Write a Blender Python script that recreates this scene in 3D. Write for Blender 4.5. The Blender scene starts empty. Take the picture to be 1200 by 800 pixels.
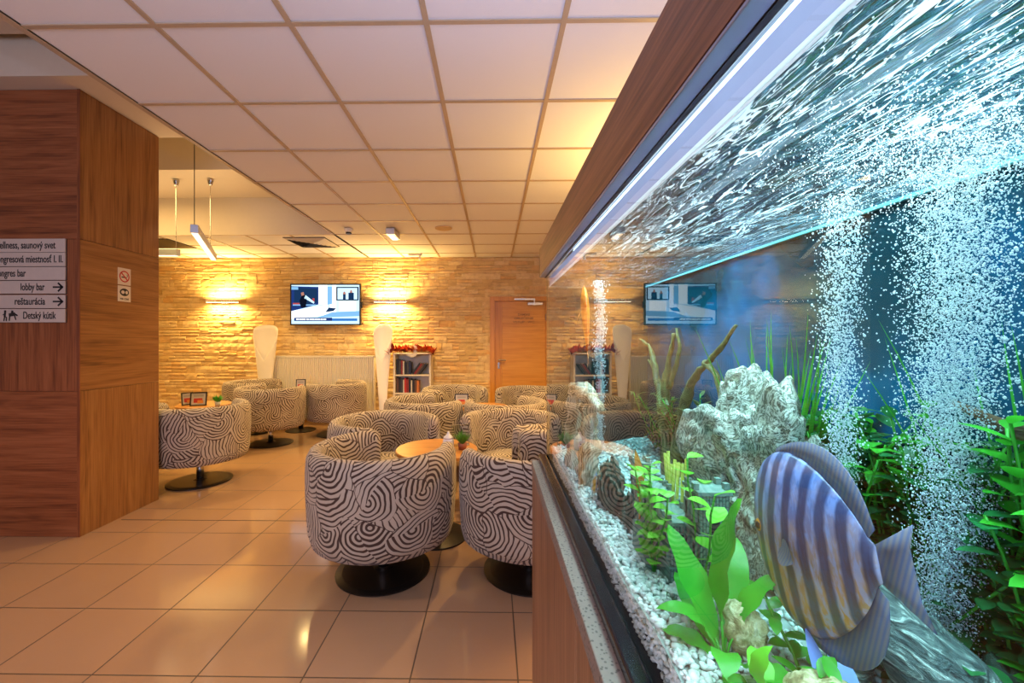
import bpy, bmesh, math, random
from mathutils import Vector, Matrix, noise
random.seed(11)
PI = math.pi
SC = bpy.context.scene
COL = SC.collection
CAMZ = 1.40
# ------------------------------------------------------------------ camera, world, exposure
FPX, CX, CY, YAW = 492.0, 570.0, 398.0, math.radians(0.86)
cd = bpy.data.cameras.new('camera'); cam = bpy.data.objects.new('camera', cd); COL.objects.link(cam)
cam.location = (0, 0, CAMZ); cam.rotation_euler = (PI/2, 0, YAW)
cd.sensor_width = 36; cd.lens = FPX/1200*36; cd.shift_x = (600-CX)/1200; cd.shift_y = (CY-400)/1200
cd.clip_start = 0.01; cd.clip_end = 60
SC.camera = cam
SC.view_settings.view_transform = 'Standard'; SC.view_settings.look = 'None'
SC.view_settings.exposure = 0.0; SC.view_settings.gamma = 1.0
SC.view_settings.use_curve_mapping = False
SC.cycles.transparent_max_bounces = 24
SC.cycles.max_bounces = 8
SC.cycles.caustics_reflective = False; SC.cycles.caustics_refractive = False
SC.cycles.sample_clamp_indirect = 4.0
W = bpy.data.worlds.new('world'); SC.world = W; W.use_nodes = True
W.node_tree.nodes['Background'].inputs[0].default_value = (0.45, 0.55, 0.8, 1)
W.node_tree.nodes['Background'].inputs[1].default_value = 0.6
# ------------------------------------------------------------------ lights (room wide)
def area(name, loc, rot, sx, sy, power, color, spread=180):
    l = bpy.data.lights.new(name, 'AREA'); l.shape = 'RECTANGLE'; l.size = sx; l.size_y = sy
    l.energy = power; l.color = color; l.spread = math.radians(spread)
    o = bpy.data.objects.new(name, l); COL.objects.link(o); o.location = loc; o.rotation_euler = rot
    return o
WARM = (1.0, 0.62, 0.18); WARM2 = (1.0, 0.66, 0.24)
# added cool fill from behind the viewer, paired with an unseen window
area('rear_cool_fill', (-1.9, -2.30, 1.75), (PI/2+0.30, 0, 0), 3.4, 1.6, 90, (0.70, 0.72, 1.0))
area('hood_spill_light', (0.30, 0.2, CAMZ+0.258), (PI, 0, 0), 0.12, 1.2, 42, (0.45, 0.60, 1.0))  # added up-light on the closed lid, tinting the ceiling blue
# added warm fill lights without fixtures (recess on the left, lounge, entrance)
area('recess_fill', (-4.6, 4.3, 3.2), (0, 0, 0), 1.6, 1.0, 70, WARM2)
def spot(name, loc, power, color, angle=128, size=0.04):
    l = bpy.data.lights.new(name, 'SPOT'); l.energy = power; l.color = color; l.spot_size = math.radians(angle); l.spot_blend = 0.6; l.shadow_soft_size = size
    o = bpy.data.objects.new(name, l); COL.objects.link(o); o.location = loc; return o
for (x, y, p) in ((-1.5, 3.9, 95), (0.3, 4.0, 120), (-0.6, 5.3, 110), (-2.6, 5.8, 90), (-3.6, 4.6, 110), (1.0, 5.6, 60)):
    spot('lounge_fill_spot', (x, y, CAMZ+1.37 if x > -2.09 or y > 5.5 else 3.2), p, WARM2)  # spots without fixtures, added to brighten the lounge
for (x, y, p) in ((-2.4, 1.0, 75), (-1.0, -0.6, 20)): spot('entrance_fill_spot', (x, y, CAMZ+1.37), p, (1.0, 0.66, 0.42))  # unseen warm spots added for the near area and column front
# aquarium lamp in the hood
area('aquarium_lamp_light', (0.285, 0.32, CAMZ+0.232), (0, 0, 0), 0.20, 1.6, 25, (0.84, 0.97, 1.0))

# ------------------------------------------------------------------ mesh helpers
class G:
    def __init__(s): s.v = []; s.f = []; s.m = []; s.uv = {}
    def add(s, vs, fs, mi=0):
        b = len(s.v); s.v += [tuple(v) for v in vs]
        for f in fs: s.f.append(tuple(b+i for i in f)); s.m.append(mi)
        return b
    def box(s, x0, x1, y0, y1, z0, z1, mi=0, M=None):
        vs = [(x, y, z) for z in (z0, z1) for y in (y0, y1) for x in (x0, x1)]
        if M is not None: vs = [M @ Vector(v) for v in vs]
        s.add(vs, [(0,2,3,1), (4,5,7,6), (0,1,5,4), (2,6,7,3), (0,4,6,2), (1,3,7,5)], mi)
    def tube(s, pts, rad, n=10, mi=0, cap=True, flat=1.0):
        pts = [Vector(p) for p in pts]
        if not hasattr(rad, '__len__'): rad = [rad]*len(pts)
        rings = []; ref = None
        for i, p in enumerate(pts):
            t = (pts[min(i+1, len(pts)-1)]-pts[max(i-1, 0)]).normalized()
            if ref is None: ref = t.orthogonal().normalized()
            a = (ref - t*ref.dot(t))
            a = a.normalized() if a.length > 1e-6 else t.orthogonal().normalized()
            ref = a; b = t.cross(a)
            rings.append([p + (a*math.cos(2*PI*k/n) + b*math.sin(2*PI*k/n)*flat)*rad[i] for k in range(n)])
        vs = [v for r in rings for v in r]; fs = []
        for i in range(len(pts)-1):
            for k in range(n):
                fs.append((i*n+k, i*n+(k+1) % n, (i+1)*n+(k+1) % n, (i+1)*n+k))
        if cap:
            fs.append(tuple(range(n))[::-1]); fs.append(tuple((len(pts)-1)*n+k for k in range(n)))
        s.add(vs, fs, mi)
    def lathe(s, prof, n=32, c=(0, 0, 0), mi=0, sy=1.0):
        vs = []; fs = []
        for r, z in prof:
            for k in range(n):
                a = 2*PI*k/n; vs.append((c[0]+r*math.cos(a), c[1]+r*math.sin(a)*sy, c[2]+z))
        for i in range(len(prof)-1):
            for k in range(n):
                fs.append((i*n+k, i*n+(k+1) % n, (i+1)*n+(k+1) % n, (i+1)*n+k))
        fs.append(tuple(range(n))[::-1]); fs.append(tuple((len(prof)-1)*n+k for k in range(n)))
        s.add(vs, fs, mi)
    def leaf(s, base, d, up, L, Wd, bend=0.3, n=7, mi=0, wave=0.0, shape=1.0, fold=0.15):
        d = Vector(d).normalized(); up = Vector(up); side = d.cross(up)
        side = side.normalized() if side.length > 1e-6 else d.orthogonal().normalized()
        nrm = side.cross(d).normalized()
        p = Vector(base); vs = []; ang = 0
        for i in range(n+1):
            t = i/n
            w = Wd*0.5*(math.sin(PI*min(1, t**shape*0.97+0.03))**0.8)
            wv = math.sin(t*17+L*90)*wave*Wd
            vs += [p-side*w+nrm*(fold*w+wv), p.copy(), p+side*w+nrm*(fold*w-wv)]
            ang = bend*t*2
            dd = d*math.cos(ang)-nrm*math.sin(ang)
            p = p+dd*(L/n)
        fs = []
        for i in range(n):
            a = i*3; fs += [(a, a+1, a+4, a+3), (a+1, a+2, a+5, a+4)]
        s.add(vs, fs, mi)
    def build(s, name, mats, parent=None, smooth=False, bevel=0):
        me = bpy.data.meshes.new(name); me.from_pydata(s.v, [], s.f)
        if not isinstance(mats, (list, tuple)): mats = [mats]
        for m in mats: me.materials.append(m)
        if len(mats) > 1: me.polygons.foreach_set('material_index', s.m)
        if smooth: me.polygons.foreach_set('use_smooth', [True]*len(s.f))
        me.update()
        o = bpy.data.objects.new(name, me); COL.objects.link(o)
        if bevel:
            b = o.modifiers.new('bevel', 'BEVEL'); b.width = bevel; b.segments = 2; b.limit_method = 'ANGLE'
        if parent: o.parent = parent
        return o
def empty(name, loc, rz=0):
    o = bpy.data.objects.new(name, None); COL.objects.link(o); o.location = loc; o.rotation_euler = (0, 0, rz)
    o.empty_display_size = 0.1
    return o
def tag(o, label=None, cat=None, group=None, kind=None):
    if label: o['label'] = label
    if cat: o['category'] = cat
    if group: o['group'] = group
    if kind: o['kind'] = kind
    return o
def recalc(o):
    bm = bmesh.new(); bm.from_mesh(o.data); bmesh.ops.recalc_face_normals(bm, faces=bm.faces); bm.to_mesh(o.data); bm.free(); return o
def copy_tree(o, parent=None):
    c = o.copy(); COL.objects.link(c); c.parent = parent
    for ch in [x for x in bpy.data.objects if x.parent == o]: copy_tree(ch, c)
    return c
def setloc(o, loc): o.location = loc; return o

# ------------------------------------------------------------------ material helpers
class N:
    def __init__(s, name):
        s.mat = bpy.data.materials.new(name); s.mat.use_nodes = True; s.t = s.mat.node_tree; s.t.nodes.clear()
        s.out = s.t.nodes.new('ShaderNodeOutputMaterial')
    def n(s, typ, ins=None, **kw):
        nd = s.t.nodes.new('ShaderNode'+typ)
        for k, v in kw.items(): setattr(nd, k, v)
        if ins:
            for k, v in ins.items():
                if isinstance(v, bpy.types.NodeSocket): s.t.links.new(v, nd.inputs[k])
                else: nd.inputs[k].default_value = v
        return nd
    def link(s, a, b): s.t.links.new(a, b)
    def math(s, op, a, b=None, c=None, clamp=False):
        d = {0: a}
        if b is not None: d[1] = b
        if c is not None: d[2] = c
        return s.n('Math', d, operation=op, use_clamp=clamp).outputs[0]
    def ramp(s, fac, stops, interp='LINEAR'):
        r = s.n('ValToRGB', {0: fac}); cr = r.color_ramp; cr.interpolation = interp
        while len(cr.elements) < len(stops): cr.elements.new(0.5)
        for e, (p, c) in zip(cr.elements, stops): e.position = p; e.color = (*c, 1) if len(c) == 3 else c
        return r.outputs[0]
    def mix(s, fac, a, b, mode='MIX'):
        m = s.n('Mix', data_type='RGBA', blend_type=mode)
        for k, v in ((0, fac), (6, a), (7, b)):
            if isinstance(v, bpy.types.NodeSocket): s.t.links.new(v, m.inputs[k])
            else: m.inputs[k].default_value = ((*v, 1) if hasattr(v, '__len__') and len(v) == 3 else v)
        return m.outputs[2]
    def coord(s, kind='Object', scale=(1, 1, 1), rot=(0, 0, 0), loc=(0, 0, 0)):
        c = s.n('TexCoord').outputs[kind]
        return s.n('Mapping', {'Vector': c, 'Scale': scale, 'Rotation': rot, 'Location': loc}).outputs[0]
    def noise(s, vec, scale=5, detail=4, rough=0.5, dist=0.0):
        return s.n('TexNoise', {'Vector': vec, 'Scale': scale, 'Detail': detail, 'Roughness': rough, 'Distortion': dist})
    def bump(s, h, strength=0.3, dist=0.01):
        return s.n('Bump', {'Height': h, 'Strength': strength, 'Distance': dist}).outputs[0]
    def pbr(s, color, rough=0.5, metal=0.0, normal=None, **kw):
        d = {'Base Color': (*color, 1) if hasattr(color, '__len__') and len(color) == 3 else color, 'Roughness': rough, 'Metallic': metal}
        if normal is not None: d['Normal'] = normal
        d.update(kw)
        b = s.n('BsdfPrincipled', d); s.link(b.outputs[0], s.out.inputs[0]); return b
def plain(name, color, rough=0.5, metal=0.0, var=0.06, scale=30, **kw):
    m = N(name); v = m.coord(); nz = m.noise(v, scale, 3)
    c = m.mix(m.math('MULTIPLY', nz.outputs[0], var*4), color, tuple(x*0.6 for x in color))
    m.pbr(c, rough, metal, **kw); return m.mat
def emis(name, color, strength):
    m = N(name); e = m.n('Emission', {'Color': (*color, 1), 'Strength': strength}); m.link(e.outputs[0], m.out.inputs[0]); return m.mat
def wood(name, axis, dark, mid, light, rough=0.38, scale=1.0, kind='Object'):
    m = N(name)
    sc = {'x': (1.2, 26, 26), 'y': (26, 1.2, 26), 'z': (26, 26, 1.2)}[axis]
    v = m.coord(kind, scale=tuple(a*scale for a in sc))
    n1 = m.noise(v, 1.0, 6, 0.6, 0.6)
    sc2 = {'x': (0.5, 5, 5), 'y': (5, 0.5, 5), 'z': (5, 5, 0.5)}[axis]
    v2 = m.coord(kind, scale=tuple(a*scale for a in sc2))
    n2 = m.noise(v2, 1.0, 3, 0.5, 1.2)
    sc3 = {'x': (3, 110, 110), 'y': (110, 3, 110), 'z': (110, 110, 3)}[axis]
    n3 = m.noise(m.coord(kind, scale=tuple(a*scale for a in sc3)), 1.0, 3, 0.6)
    rings = m.math('SINE', m.math('MULTIPLY', n2.outputs[0], 42))
    f = m.math('ADD', m.math('MULTIPLY', n1.outputs[0], 0.42), m.math('MULTIPLY', rings, 0.025))
    f = m.math('ADD', m.math('ADD', f, m.math('MULTIPLY', n3.outputs[0], 0.38)), m.math('MULTIPLY', n2.outputs[0], 0.2))
    c = m.ramp(f, [(0.33, dark), (0.48, mid), (0.66, light)])
    m.pbr(c, rough, 0, m.bump(f, 0.15, 0.002)); return m.mat

M = {}
COLD = ((0.085, 0.020, 0.007), (0.25, 0.072, 0.024), (0.38, 0.13, 0.05))
M['wood_x'] = wood('column_wood_horizontal', 'x', *COLD)
M['wood_y'] = wood('column_wood_depth', 'y', (0.12, 0.045, 0.012), (0.27, 0.115, 0.034), (0.38, 0.18, 0.06))
M['wood_z'] = wood('column_wood_vertical', 'z', *COLD)
M['wood_zs'] = wood('column_side_wood_vertical', 'z', (0.12, 0.045, 0.012), (0.27, 0.115, 0.034), (0.38, 0.18, 0.06))
M['cab_wood'] = wood('cabinet_wood', 'z', (0.10, 0.042, 0.022), (0.25, 0.115, 0.06), (0.38, 0.19, 0.10), 0.4, 1.6)
M['fascia_wood'] = wood('fascia_wood', 'y', (0.06, 0.022, 0.012), (0.19, 0.075, 0.035), (0.36, 0.15, 0.07), 0.4, 2.0)
M['door_wood'] = wood('door_wood', 'x', (0.50, 0.20, 0.025), (0.66, 0.30, 0.045), (0.75, 0.38, 0.07), 0.35, 0.8)
M['door_wood_z'] = wood('door_frame_wood', 'z', (0.48, 0.19, 0.025), (0.62, 0.27, 0.04), (0.72, 0.35, 0.06), 0.35, 0.8)
M['table_wood'] = wood('table_wood', 'x', (0.36, 0.15, 0.035), (0.50, 0.22, 0.055), (0.60, 0.29, 0.08), 0.28, 1.5)
M['plaster'] = plain('ceiling_plaster', (0.66, 0.55, 0.42), 0.9, var=0.03)
M['wallpaint'] = plain('wall_paint', (0.62, 0.50, 0.36), 0.9, var=0.03)
M['black'] = plain('black_plastic', (0.012, 0.012, 0.014), 0.35)
M['chrome'] = plain('brushed_chrome', (0.62, 0.60, 0.58), 0.25, 1.0)
M['alu'] = plain('brushed_aluminium', (0.60, 0.62, 0.68), 0.38, 1.0)
M['white'] = plain('white_lacquer', (0.80, 0.76, 0.68), 0.4)
M['disc'] = plain('dark_base_metal', (0.035, 0.027, 0.022), 0.30, 0.6)
M['white_emit'] = emis('lamp_tube', (1.0, 0.80, 0.5), 14)
M['pend_emit'] = emis('pendant_diffuser', (1.0, 0.72, 0.45), 2.5)
M['aqua_tube'] = emis('aquarium_tube_glow', (0.62, 0.82, 1.0), 6)

# floor: glossy ceramic tiles
m = N('floor_tiles'); v = m.coord(loc=(-0.104, -1.73, 0))
bk = m.n('TexBrick', {'Vector': v, 'Scale': 1.0, 'Mortar Size': 0.0036, 'Mortar Smooth': 0.2, 'Brick Width': 0.445, 'Row Height': 0.428,
         'Color1': (0.44, 0.265, 0.155, 1), 'Color2': (0.41, 0.245, 0.14, 1), 'Mortar': (0.03, 0.018, 0.012, 1)}, offset=0.0, squash=1.0)
nz = m.noise(m.coord(), 2.2, 5, 0.6); nz2 = m.noise(m.coord(), 90, 3, 0.6)
c = m.mix(m.math('MULTIPLY', nz.outputs[0], 0.35), bk.outputs[0], (0.30, 0.17, 0.09))
c = m.mix(m.math('MULTIPLY', nz2.outputs[0], 0.12), c, (0.48, 0.33, 0.21))
rg = m.math('ADD', m.math('MULTIPLY', nz.outputs[0], 0.12), m.math('MULTIPLY', bk.outputs[1], 0.5))
m.pbr(c, m.math('ADD', rg, 0.06), 0, m.bump(m.math('SUBTRACT', 1.0, bk.outputs[1]), 0.4, 0.002)); M['floor'] = m.mat
# ceiling tiles
m = N('ceiling_tile'); v = m.coord(); nz = m.noise(v, 120, 4, 0.7)
m.pbr(m.mix(m.math('MULTIPLY', nz.outputs[0], 0.25), (0.80, 0.79, 0.80), (0.70, 0.69, 0.70)), 0.9, 0, m.bump(nz.outputs[0], 0.25, 0.003)); M['ctile'] = m.mat
M['cgrid'] = plain('ceiling_grid', (0.48, 0.36, 0.24), 0.45)
# ledger stone
m = N('ledger_stone'); v = m.coord(); at = m.n('Attribute', attribute_name='tone')
n1 = m.noise(v, 14, 6, 0.65, 0.4); n2 = m.noise(v, 60, 5, 0.7)
c = m.ramp(at.outputs['Fac'], [(0.0, (0.62, 0.40, 0.14)), (0.35, (0.76, 0.54, 0.24)), (0.7, (0.84, 0.64, 0.33)), (1.0, (0.74, 0.42, 0.13))])
c = m.mix(m.math('MULTIPLY', m.ramp(n1.outputs[0], [(0.45, (0, 0, 0)), (0.7, (1, 1, 1))]), 0.45), c, (0.42, 0.25, 0.10))
c = m.mix(m.math('MULTIPLY', n2.outputs[0], 0.25), c, (0.80, 0.66, 0.44))
hh = m.math('ADD', n1.outputs[0], m.math('MULTIPLY', n2.outputs[0], 0.4))
m.pbr(c, 0.85, 0, m.bump(hh, 0.7, 0.014)); M['stone'] = m.mat
# swirl fabric
def fabric():
    m = N('swirl_fabric')
    uv = m.n('TexCoord').outputs['UV']; rnd = m.n('ObjectInfo').outputs['Random']
    off = m.n('CombineXYZ', {0: m.math('MULTIPLY', rnd, 7.3), 1: m.math('MULTIPLY', rnd, 3.1)}).outputs[0]
    p = m.n('VectorMath', {0: uv, 1: off}, operation='ADD').outputs[0]
    wn = m.noise(p, 6, 2)
    wv = m.n('VectorMath', {0: m.n('VectorMath', {0: wn.outputs['Color'], 1: (0.5, 0.5, 0.5)}, operation='SUBTRACT').outputs[0], 'Scale': 0.07}, operation='SCALE').outputs[0]
    p = m.n('VectorMath', {0: p, 1: wv}, operation='ADD').outputs[0]
    p = m.n('VectorMath', {0: p, 1: (1, 1, 0)}, operation='MULTIPLY').outputs[0]
    vo = m.n('TexVoronoi', {'Vector': p, 'Scale': 5.0, 'Randomness': 0.85}, voronoi_dimensions='2D', feature='F1')
    cs_ = m.n('SeparateXYZ', {0: vo.outputs['Color']}); an = m.math('MULTIPLY', cs_.outputs[0], 2*PI)
    mag = m.math('MULTIPLY_ADD', cs_.outputs[1], 0.08, 0.145)
    o2 = m.n('CombineXYZ', {0: m.math('MULTIPLY', m.math('COSINE', an), mag), 1: m.math('MULTIPLY', m.math('SINE', an), mag)}).outputs[0]
    q = m.n('VectorMath', {0: m.n('VectorMath', {0: p, 1: vo.outputs['Position']}, operation='SUBTRACT').outputs[0], 1: o2}, operation='SUBTRACT').outputs[0]
    q = m.n('VectorMath', {0: q, 1: (1, 1, 0)}, operation='MULTIPLY').outputs[0]
    d = m.n('VectorMath', {0: q}, operation='LENGTH').outputs['Value']
    def stripes(dist, thick):
        q1 = m.math('MULTIPLY_ADD', m.math('SINE', m.math('MULTIPLY', dist, 2*PI/0.0255)), 0.5, 0.5)
        q1 = m.math('ADD', q1, m.math('MULTIPLY_ADD', wn.outputs[0], -0.7, 0.35)); q1 = m.math('ADD', q1, thick)
        return m.ramp(q1, [(0.22, (0, 0, 0)), (0.38, (1, 1, 1))])
    f = stripes(d, m.math('MULTIPLY_ADD', d, 1.3, -0.26))
    ed = m.n('TexVoronoi', {'Vector': p, 'Scale': 5.0, 'Randomness': 0.85}, voronoi_dimensions='2D', feature='DISTANCE_TO_EDGE')
    e = m.ramp(ed.outputs['Distance'], [(0.004, (0, 0, 0)), (0.014, (1, 1, 1))])
    f = m.mix(1.0, f, e, 'MULTIPLY')
    for sc_, R_, sh in ((3.7, 0.150, 0.37),):      # rainbow fans lying over one another
        p2 = m.n('VectorMath', {0: p, 1: (sh, sh*1.7, 0)}, operation='ADD').outputs[0]
        v2 = m.n('TexVoronoi', {'Vector': p2, 'Scale': sc_, 'Randomness': 0.75}, voronoi_dimensions='2D', feature='F1')
        c2 = m.n('SeparateXYZ', {0: v2.outputs['Color']}); a2 = m.math('MULTIPLY_ADD', c2.outputs[2], 2.2, -PI/2-1.1)
        q2 = m.n('VectorMath', {0: m.n('VectorMath', {0: p2, 1: v2.outputs['Position']}, operation='SUBTRACT').outputs[0], 1: (1, 1, 0)}, operation='MULTIPLY').outputs[0]
        l2 = m.n('VectorMath', {0: q2}, operation='LENGTH').outputs['Value']; sq = m.n('SeparateXYZ', {0: q2})
        dot_ = m.math('ADD', m.math('MULTIPLY', sq.outputs[0], m.math('COSINE', a2)), m.math('MULTIPLY', sq.outputs[1], m.math('SINE', a2)))
        mask = m.math('MULTIPLY', m.math('LESS_THAN', l2, R_), m.math('GREATER_THAN', dot_, -0.004))
        f = m.mix(mask, f, stripes(l2, m.math('MULTIPLY_ADD', l2, 1.6, -0.16)))
    fine = m.noise(uv, 260, 2)
    lt = m.mix(fine.outputs[0], (0.40, 0.325, 0.25), (0.54, 0.45, 0.355))
    c = m.mix(f, (0.055, 0.026, 0.017), lt)
    h = m.math('ADD', m.n('RGBToBW', {0: f}).outputs[0], m.math('MULTIPLY', fine.outputs[0], 0.5))
    m.pbr(c, 0.92, 0, m.bump(h, 0.35, 0.004), **{'Sheen Weight': 0.15}); return m.mat
M['fabric'] = fabric()

# ------------------------------------------------------------------ room shell
CH = 2.79
XR, XL, YB, YF = 1.50, -6.2, 7.05, -2.5
DROP = -2.09
def struct(o): o['kind'] = 'structure'; return o
g = G(); g.box(XL-0.1, XR+0.1, YF-0.1, YB+0.2, -0.1, 0); struct(g.build('floor', M['floor']))
# suspended ceiling: tiles + T grid
XC = [-0.29+0.6*k for k in range(-9, 4)]; YC = [1.83+0.612*k for k in range(-7, 9)]
YREC = YC[13]
g = G()
def ctiles(x0, x1, y0, y1):
    g.box(x0, x1, y0, y1, CH, CH+0.02, 0)
    for x in XC:
        if x0-0.01 < x < x1+0.01: g.box(x-0.012, x+0.012, y0, y1, CH-0.007, CH+0.001, 1)
    for y in YC:
        if y0-0.01 < y < y1+0.01: g.box(x0, x1, y-0.012, y+0.012, CH-0.006, CH+0.001, 1)
ctiles(DROP, XR, YF, YB); ctiles(XL, DROP, YREC, YB)
g.box(DROP-0.02, DROP+0.012, YF, YREC, CH-0.01, 3.75, 1)          # drop edge beside the recess
g.box(XL, DROP+0.012, YREC-0.02, YREC+0.012, CH-0.01, 3.75, 2)
struct(g.build('ceiling', [M['ctile'], M['cgrid'], M['plaster']]))
g = G(); g.box(XL, DROP, YF, YREC, 3.66, 3.72)
g.box(XL, DROP-0.02, YF, 2.70, 3.40, 3.67)
struct(g.build('ceiling', M['plaster']))
g = G(); g.box(XL, DROP-0.021, 2.79, 3.66, 3.181, 3.66); struct(g.build('trim_1', M['plaster']))
g = G(); g.box(XL, DROP-0.021, 4.57, YREC-0.021, 3.27, 3.66); struct(g.build('trim_2', M['plaster']))
# back wall of ledger stone: every stone real relief, one wall
g = G(); tones = []
g.box(XL, XR, YB+0.012, YB+0.15, 0, 3.0); tones += [0.5]*6
g.box(-0.13, -0.03, YB-0.004, YB+0.03, 0, 2.25); tones += [0.5]*6
z = 0.0; rs = random.Random(5)
while z < CH-0.004:
    h = rs.choice([0.05, 0.06, 0.075, 0.085, 0.10, 0.115]); h = min(h, CH-z)
    x = XL
    while x < XR:
        w = rs.uniform(0.08, 0.30)
        x1 = min(x+w, XR)
        sub = [(z, z+h)]
        if h > 0.08 and rs.random() < 0.45: sub = [(z, z+h*0.5), (z+h*0.5, z+h)]
        for (a, b) in sub:
            rects = [(x, x1, a, b)]
            if x1 > -0.045 and x < 0.95 and a < 2.12:
                rects = []
                if x < -0.065: rects.append((x, -0.046, a, b))
                if x1 > 0.97: rects.append((0.951, x1, a, b))
                if b > 2.13: rects.append((max(x, -0.045), min(x1, 0.95), 2.121, b))
            X0_, X1_ = x, x1
            for (x, x1, a, b) in rects:
                tn = rs.random(); dd = rs.uniform(0.0, 0.013) + (rs.random() < 0.12)*0.008
                nx = max(2, int((x1-x)/0.05)); e = 0.0016
                top = []; bot = []
                cols = []
                for i in range(nx+1):
                    xx = x+e+(x1-x-2*e)*i/nx
                    jz = rs.uniform(-0.002, 0.002)
                    j = [rs.uniform(-0.006, 0.006) for _ in range(3)]
                    r = 0.004 if 0 < i < nx else 0.007
                    cols.append([(xx, YB+0.03, a+e), (xx, YB-dd+r+j[0]*0.5, a+e+0.001+jz), (xx, YB-dd+j[1]*0.6-0.001, (a+b)/2), (xx, YB-dd+r+j[2]*0.5, b-e-0.001+jz), (xx, YB+0.03, b-e)])
                vs = [p for cc in cols for p in cc]; fs = []
                for i in range(nx):
                    for k in range(4): fs.append((i*5+k, (i+1)*5+k, (i+1)*5+k+1, i*5+k+1))
                fs += [(0, 1, 2, 3, 4), tuple(nx*5+q for q in (4, 3, 2, 1, 0))]
                g.add(vs, fs); tones += [tn]*len(fs)
            x, x1 = X0_, X1_
        x = x1
    z += h
wb = struct(g.build('wall_back', M['stone']))
a_ = wb.data.attributes.new('tone', 'FLOAT', 'FACE'); a_.data.foreach_set('value', tones)
g = G(); g.box(XR, XR+0.1, YF, YB+0.1, 0, 3.75); struct(g.build('wall_right', M['wallpaint']))
g = G(); g.box(XL-0.1, XL, YF, YB+0.1, 0, 3.75); struct(g.build('wall_left', M['wallpaint']))
g = G()
g.box(XL, -3.7, YF-0.1, YF, 0, 3.75); g.box(-0.1, XR, YF-0.1, YF, 0, 3.75)
g.box(-3.7, -0.1, YF-0.1, YF, 0, 0.9); g.box(-3.7, -0.1, YF-0.1, YF, 2.6, 3.75)
struct(g.build('wall_front', M['wallpaint']))
g = G()
for x in (-3.7, -2.55, -1.3, -0.16): g.box(x, x+0.06, YF-0.07, YF-0.02, 0.9, 2.6)
for zz in (0.9, 2.54): g.box(-3.7, -0.1, YF-0.07, YF-0.02, zz, zz+0.06)
struct(g.build('added_window_1', M['white']))  # unseen window, added to go with the cool fill
g = G(); g.box(-2.89, DROP, 3.222, 3.228, 0.0, 0.0012); g.box(DROP, 0.1, 3.222, 3.228, 0.0, 0.0012); struct(g.build('trim_3', M['black']))

# ------------------------------------------------------------------ wood clad column
X0, CY0, CY1 = -2.93, 2.936, 3.64
colz = [0.0, 1.035, 2.115, 3.178]
g = G(); g.box(-5.4, X0-0.02, CY0+0.02, CY1-0.02, 0, 3.18); pil = struct(g.build('pillar', M['black']))
for i in range(3):
    z0, z1 = colz[i]+0.0015, colz[i+1]-0.0015
    mat = [M['wood_x'], M['wood_z'], M['wood_x']][i]
    g = G(); g.box(-5.4, X0-0.021, CY0, CY0+0.018, z0, z1); g.build('wood_panel', mat, pil, bevel=0.0008)
    mat = [M['wood_zs'], M['wood_y'], M['wood_zs']][i]
    g = G(); g.box(X0-0.018, X0, CY0, CY1, z0, z1); g.build('wood_panel', mat, pil, bevel=0.0008)
g = G(); g.box(X0-0.02, X0+0.0012, CY0-0.0012, CY0+0.003, 0, 3.178); g.build('corner_edge', M['wood_z'], pil)

# ------------------------------------------------------------------ signs on the column
m_plate = plain('sign_plate', (0.62, 0.50, 0.42), 0.5, 0.0)
m_ink = plain('sign_ink', (0.015, 0.012, 0.012), 0.6)
def text(body, size, mat, name='lettering', parent=None, loc=(0, 0, 0), rot=(0, 0, 0), fit=None, align='LEFT', ext=0.0006):
    c = bpy.data.curves.new(name, 'FONT'); c.body = body; c.size = size; c.align_x = align; c.align_y = 'CENTER'; c.extrude = ext; c.offset = size*0.012
    o = bpy.data.objects.new(name, c); COL.objects.link(o); c.materials.append(mat)
    if parent: o.parent = parent
    o.location = loc; o.rotation_euler = rot
    bpy.context.view_layer.update()
    me = bpy.data.meshes.new_from_object(o.evaluated_get(bpy.context.evaluated_depsgraph_get())); w = max(v.co.x for v in me.vertices)-min(v.co.x for v in me.vertices)
    k = fit/w if fit else 1
    for v in me.vertices: v.co.x *= k
    o2 = bpy.data.objects.new(name, me); COL.objects.link(o2); o2.parent = parent; o2.location = loc; o2.rotation_euler = rot
    bpy.data.objects.remove(o); bpy.data.curves.remove(c); return o2
SK = 2.98/FPX
def sx(px):
    u = (px-570)/FPX; return CY0*(u-0.015)/(1+0.015*u)
def sz(py): return CAMZ+(CY-py)*SK
rows = [(279.8, 295.5, 'Wellness, saunový svet', -8, 67, 'upper'), (296, 312, 'Kongresová miestnosť I. II.', -8, 75, ''), (312.8, 328, 'Kongres bar', -7, 31, ''),
        (329, 344, 'lobby bar', 25, 53.5, ''), (345.6, 361, 'reštaurácia', 18, 54, ''), (362, 377.6, 'Detský kútik', 28, 67, '')]
labs = ['metal sign plate reading Wellness, saunový svet, topmost on the wooden column', 'metal sign plate reading Kongresová miestnosť I. II. on the wooden column',
        'metal sign plate reading Kongres bar on the wooden column', 'metal sign plate reading lobby bar with an arrow pointing right',
        'metal sign plate reading reštaurácia with an arrow pointing right', 'metal sign plate reading Detský kútik with child icons, lowest of the stack']
def arrow(parent):
    g = G(); s = 1.0
    g.box(0, 0.066*s, -0.0006, 0.0006, -0.006, 0.006)
    for sg in (1, -1):
        Mx = Matrix.Translation((0.069, 0, 0)) @ Matrix.Rotation(sg*math.radians(43), 4, 'Y')
        g.box(-0.044, 0.004, -0.0006, 0.0006, -0.006, 0.006, 0, Mx)
    return g.build('arrow', m_ink, parent)
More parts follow.
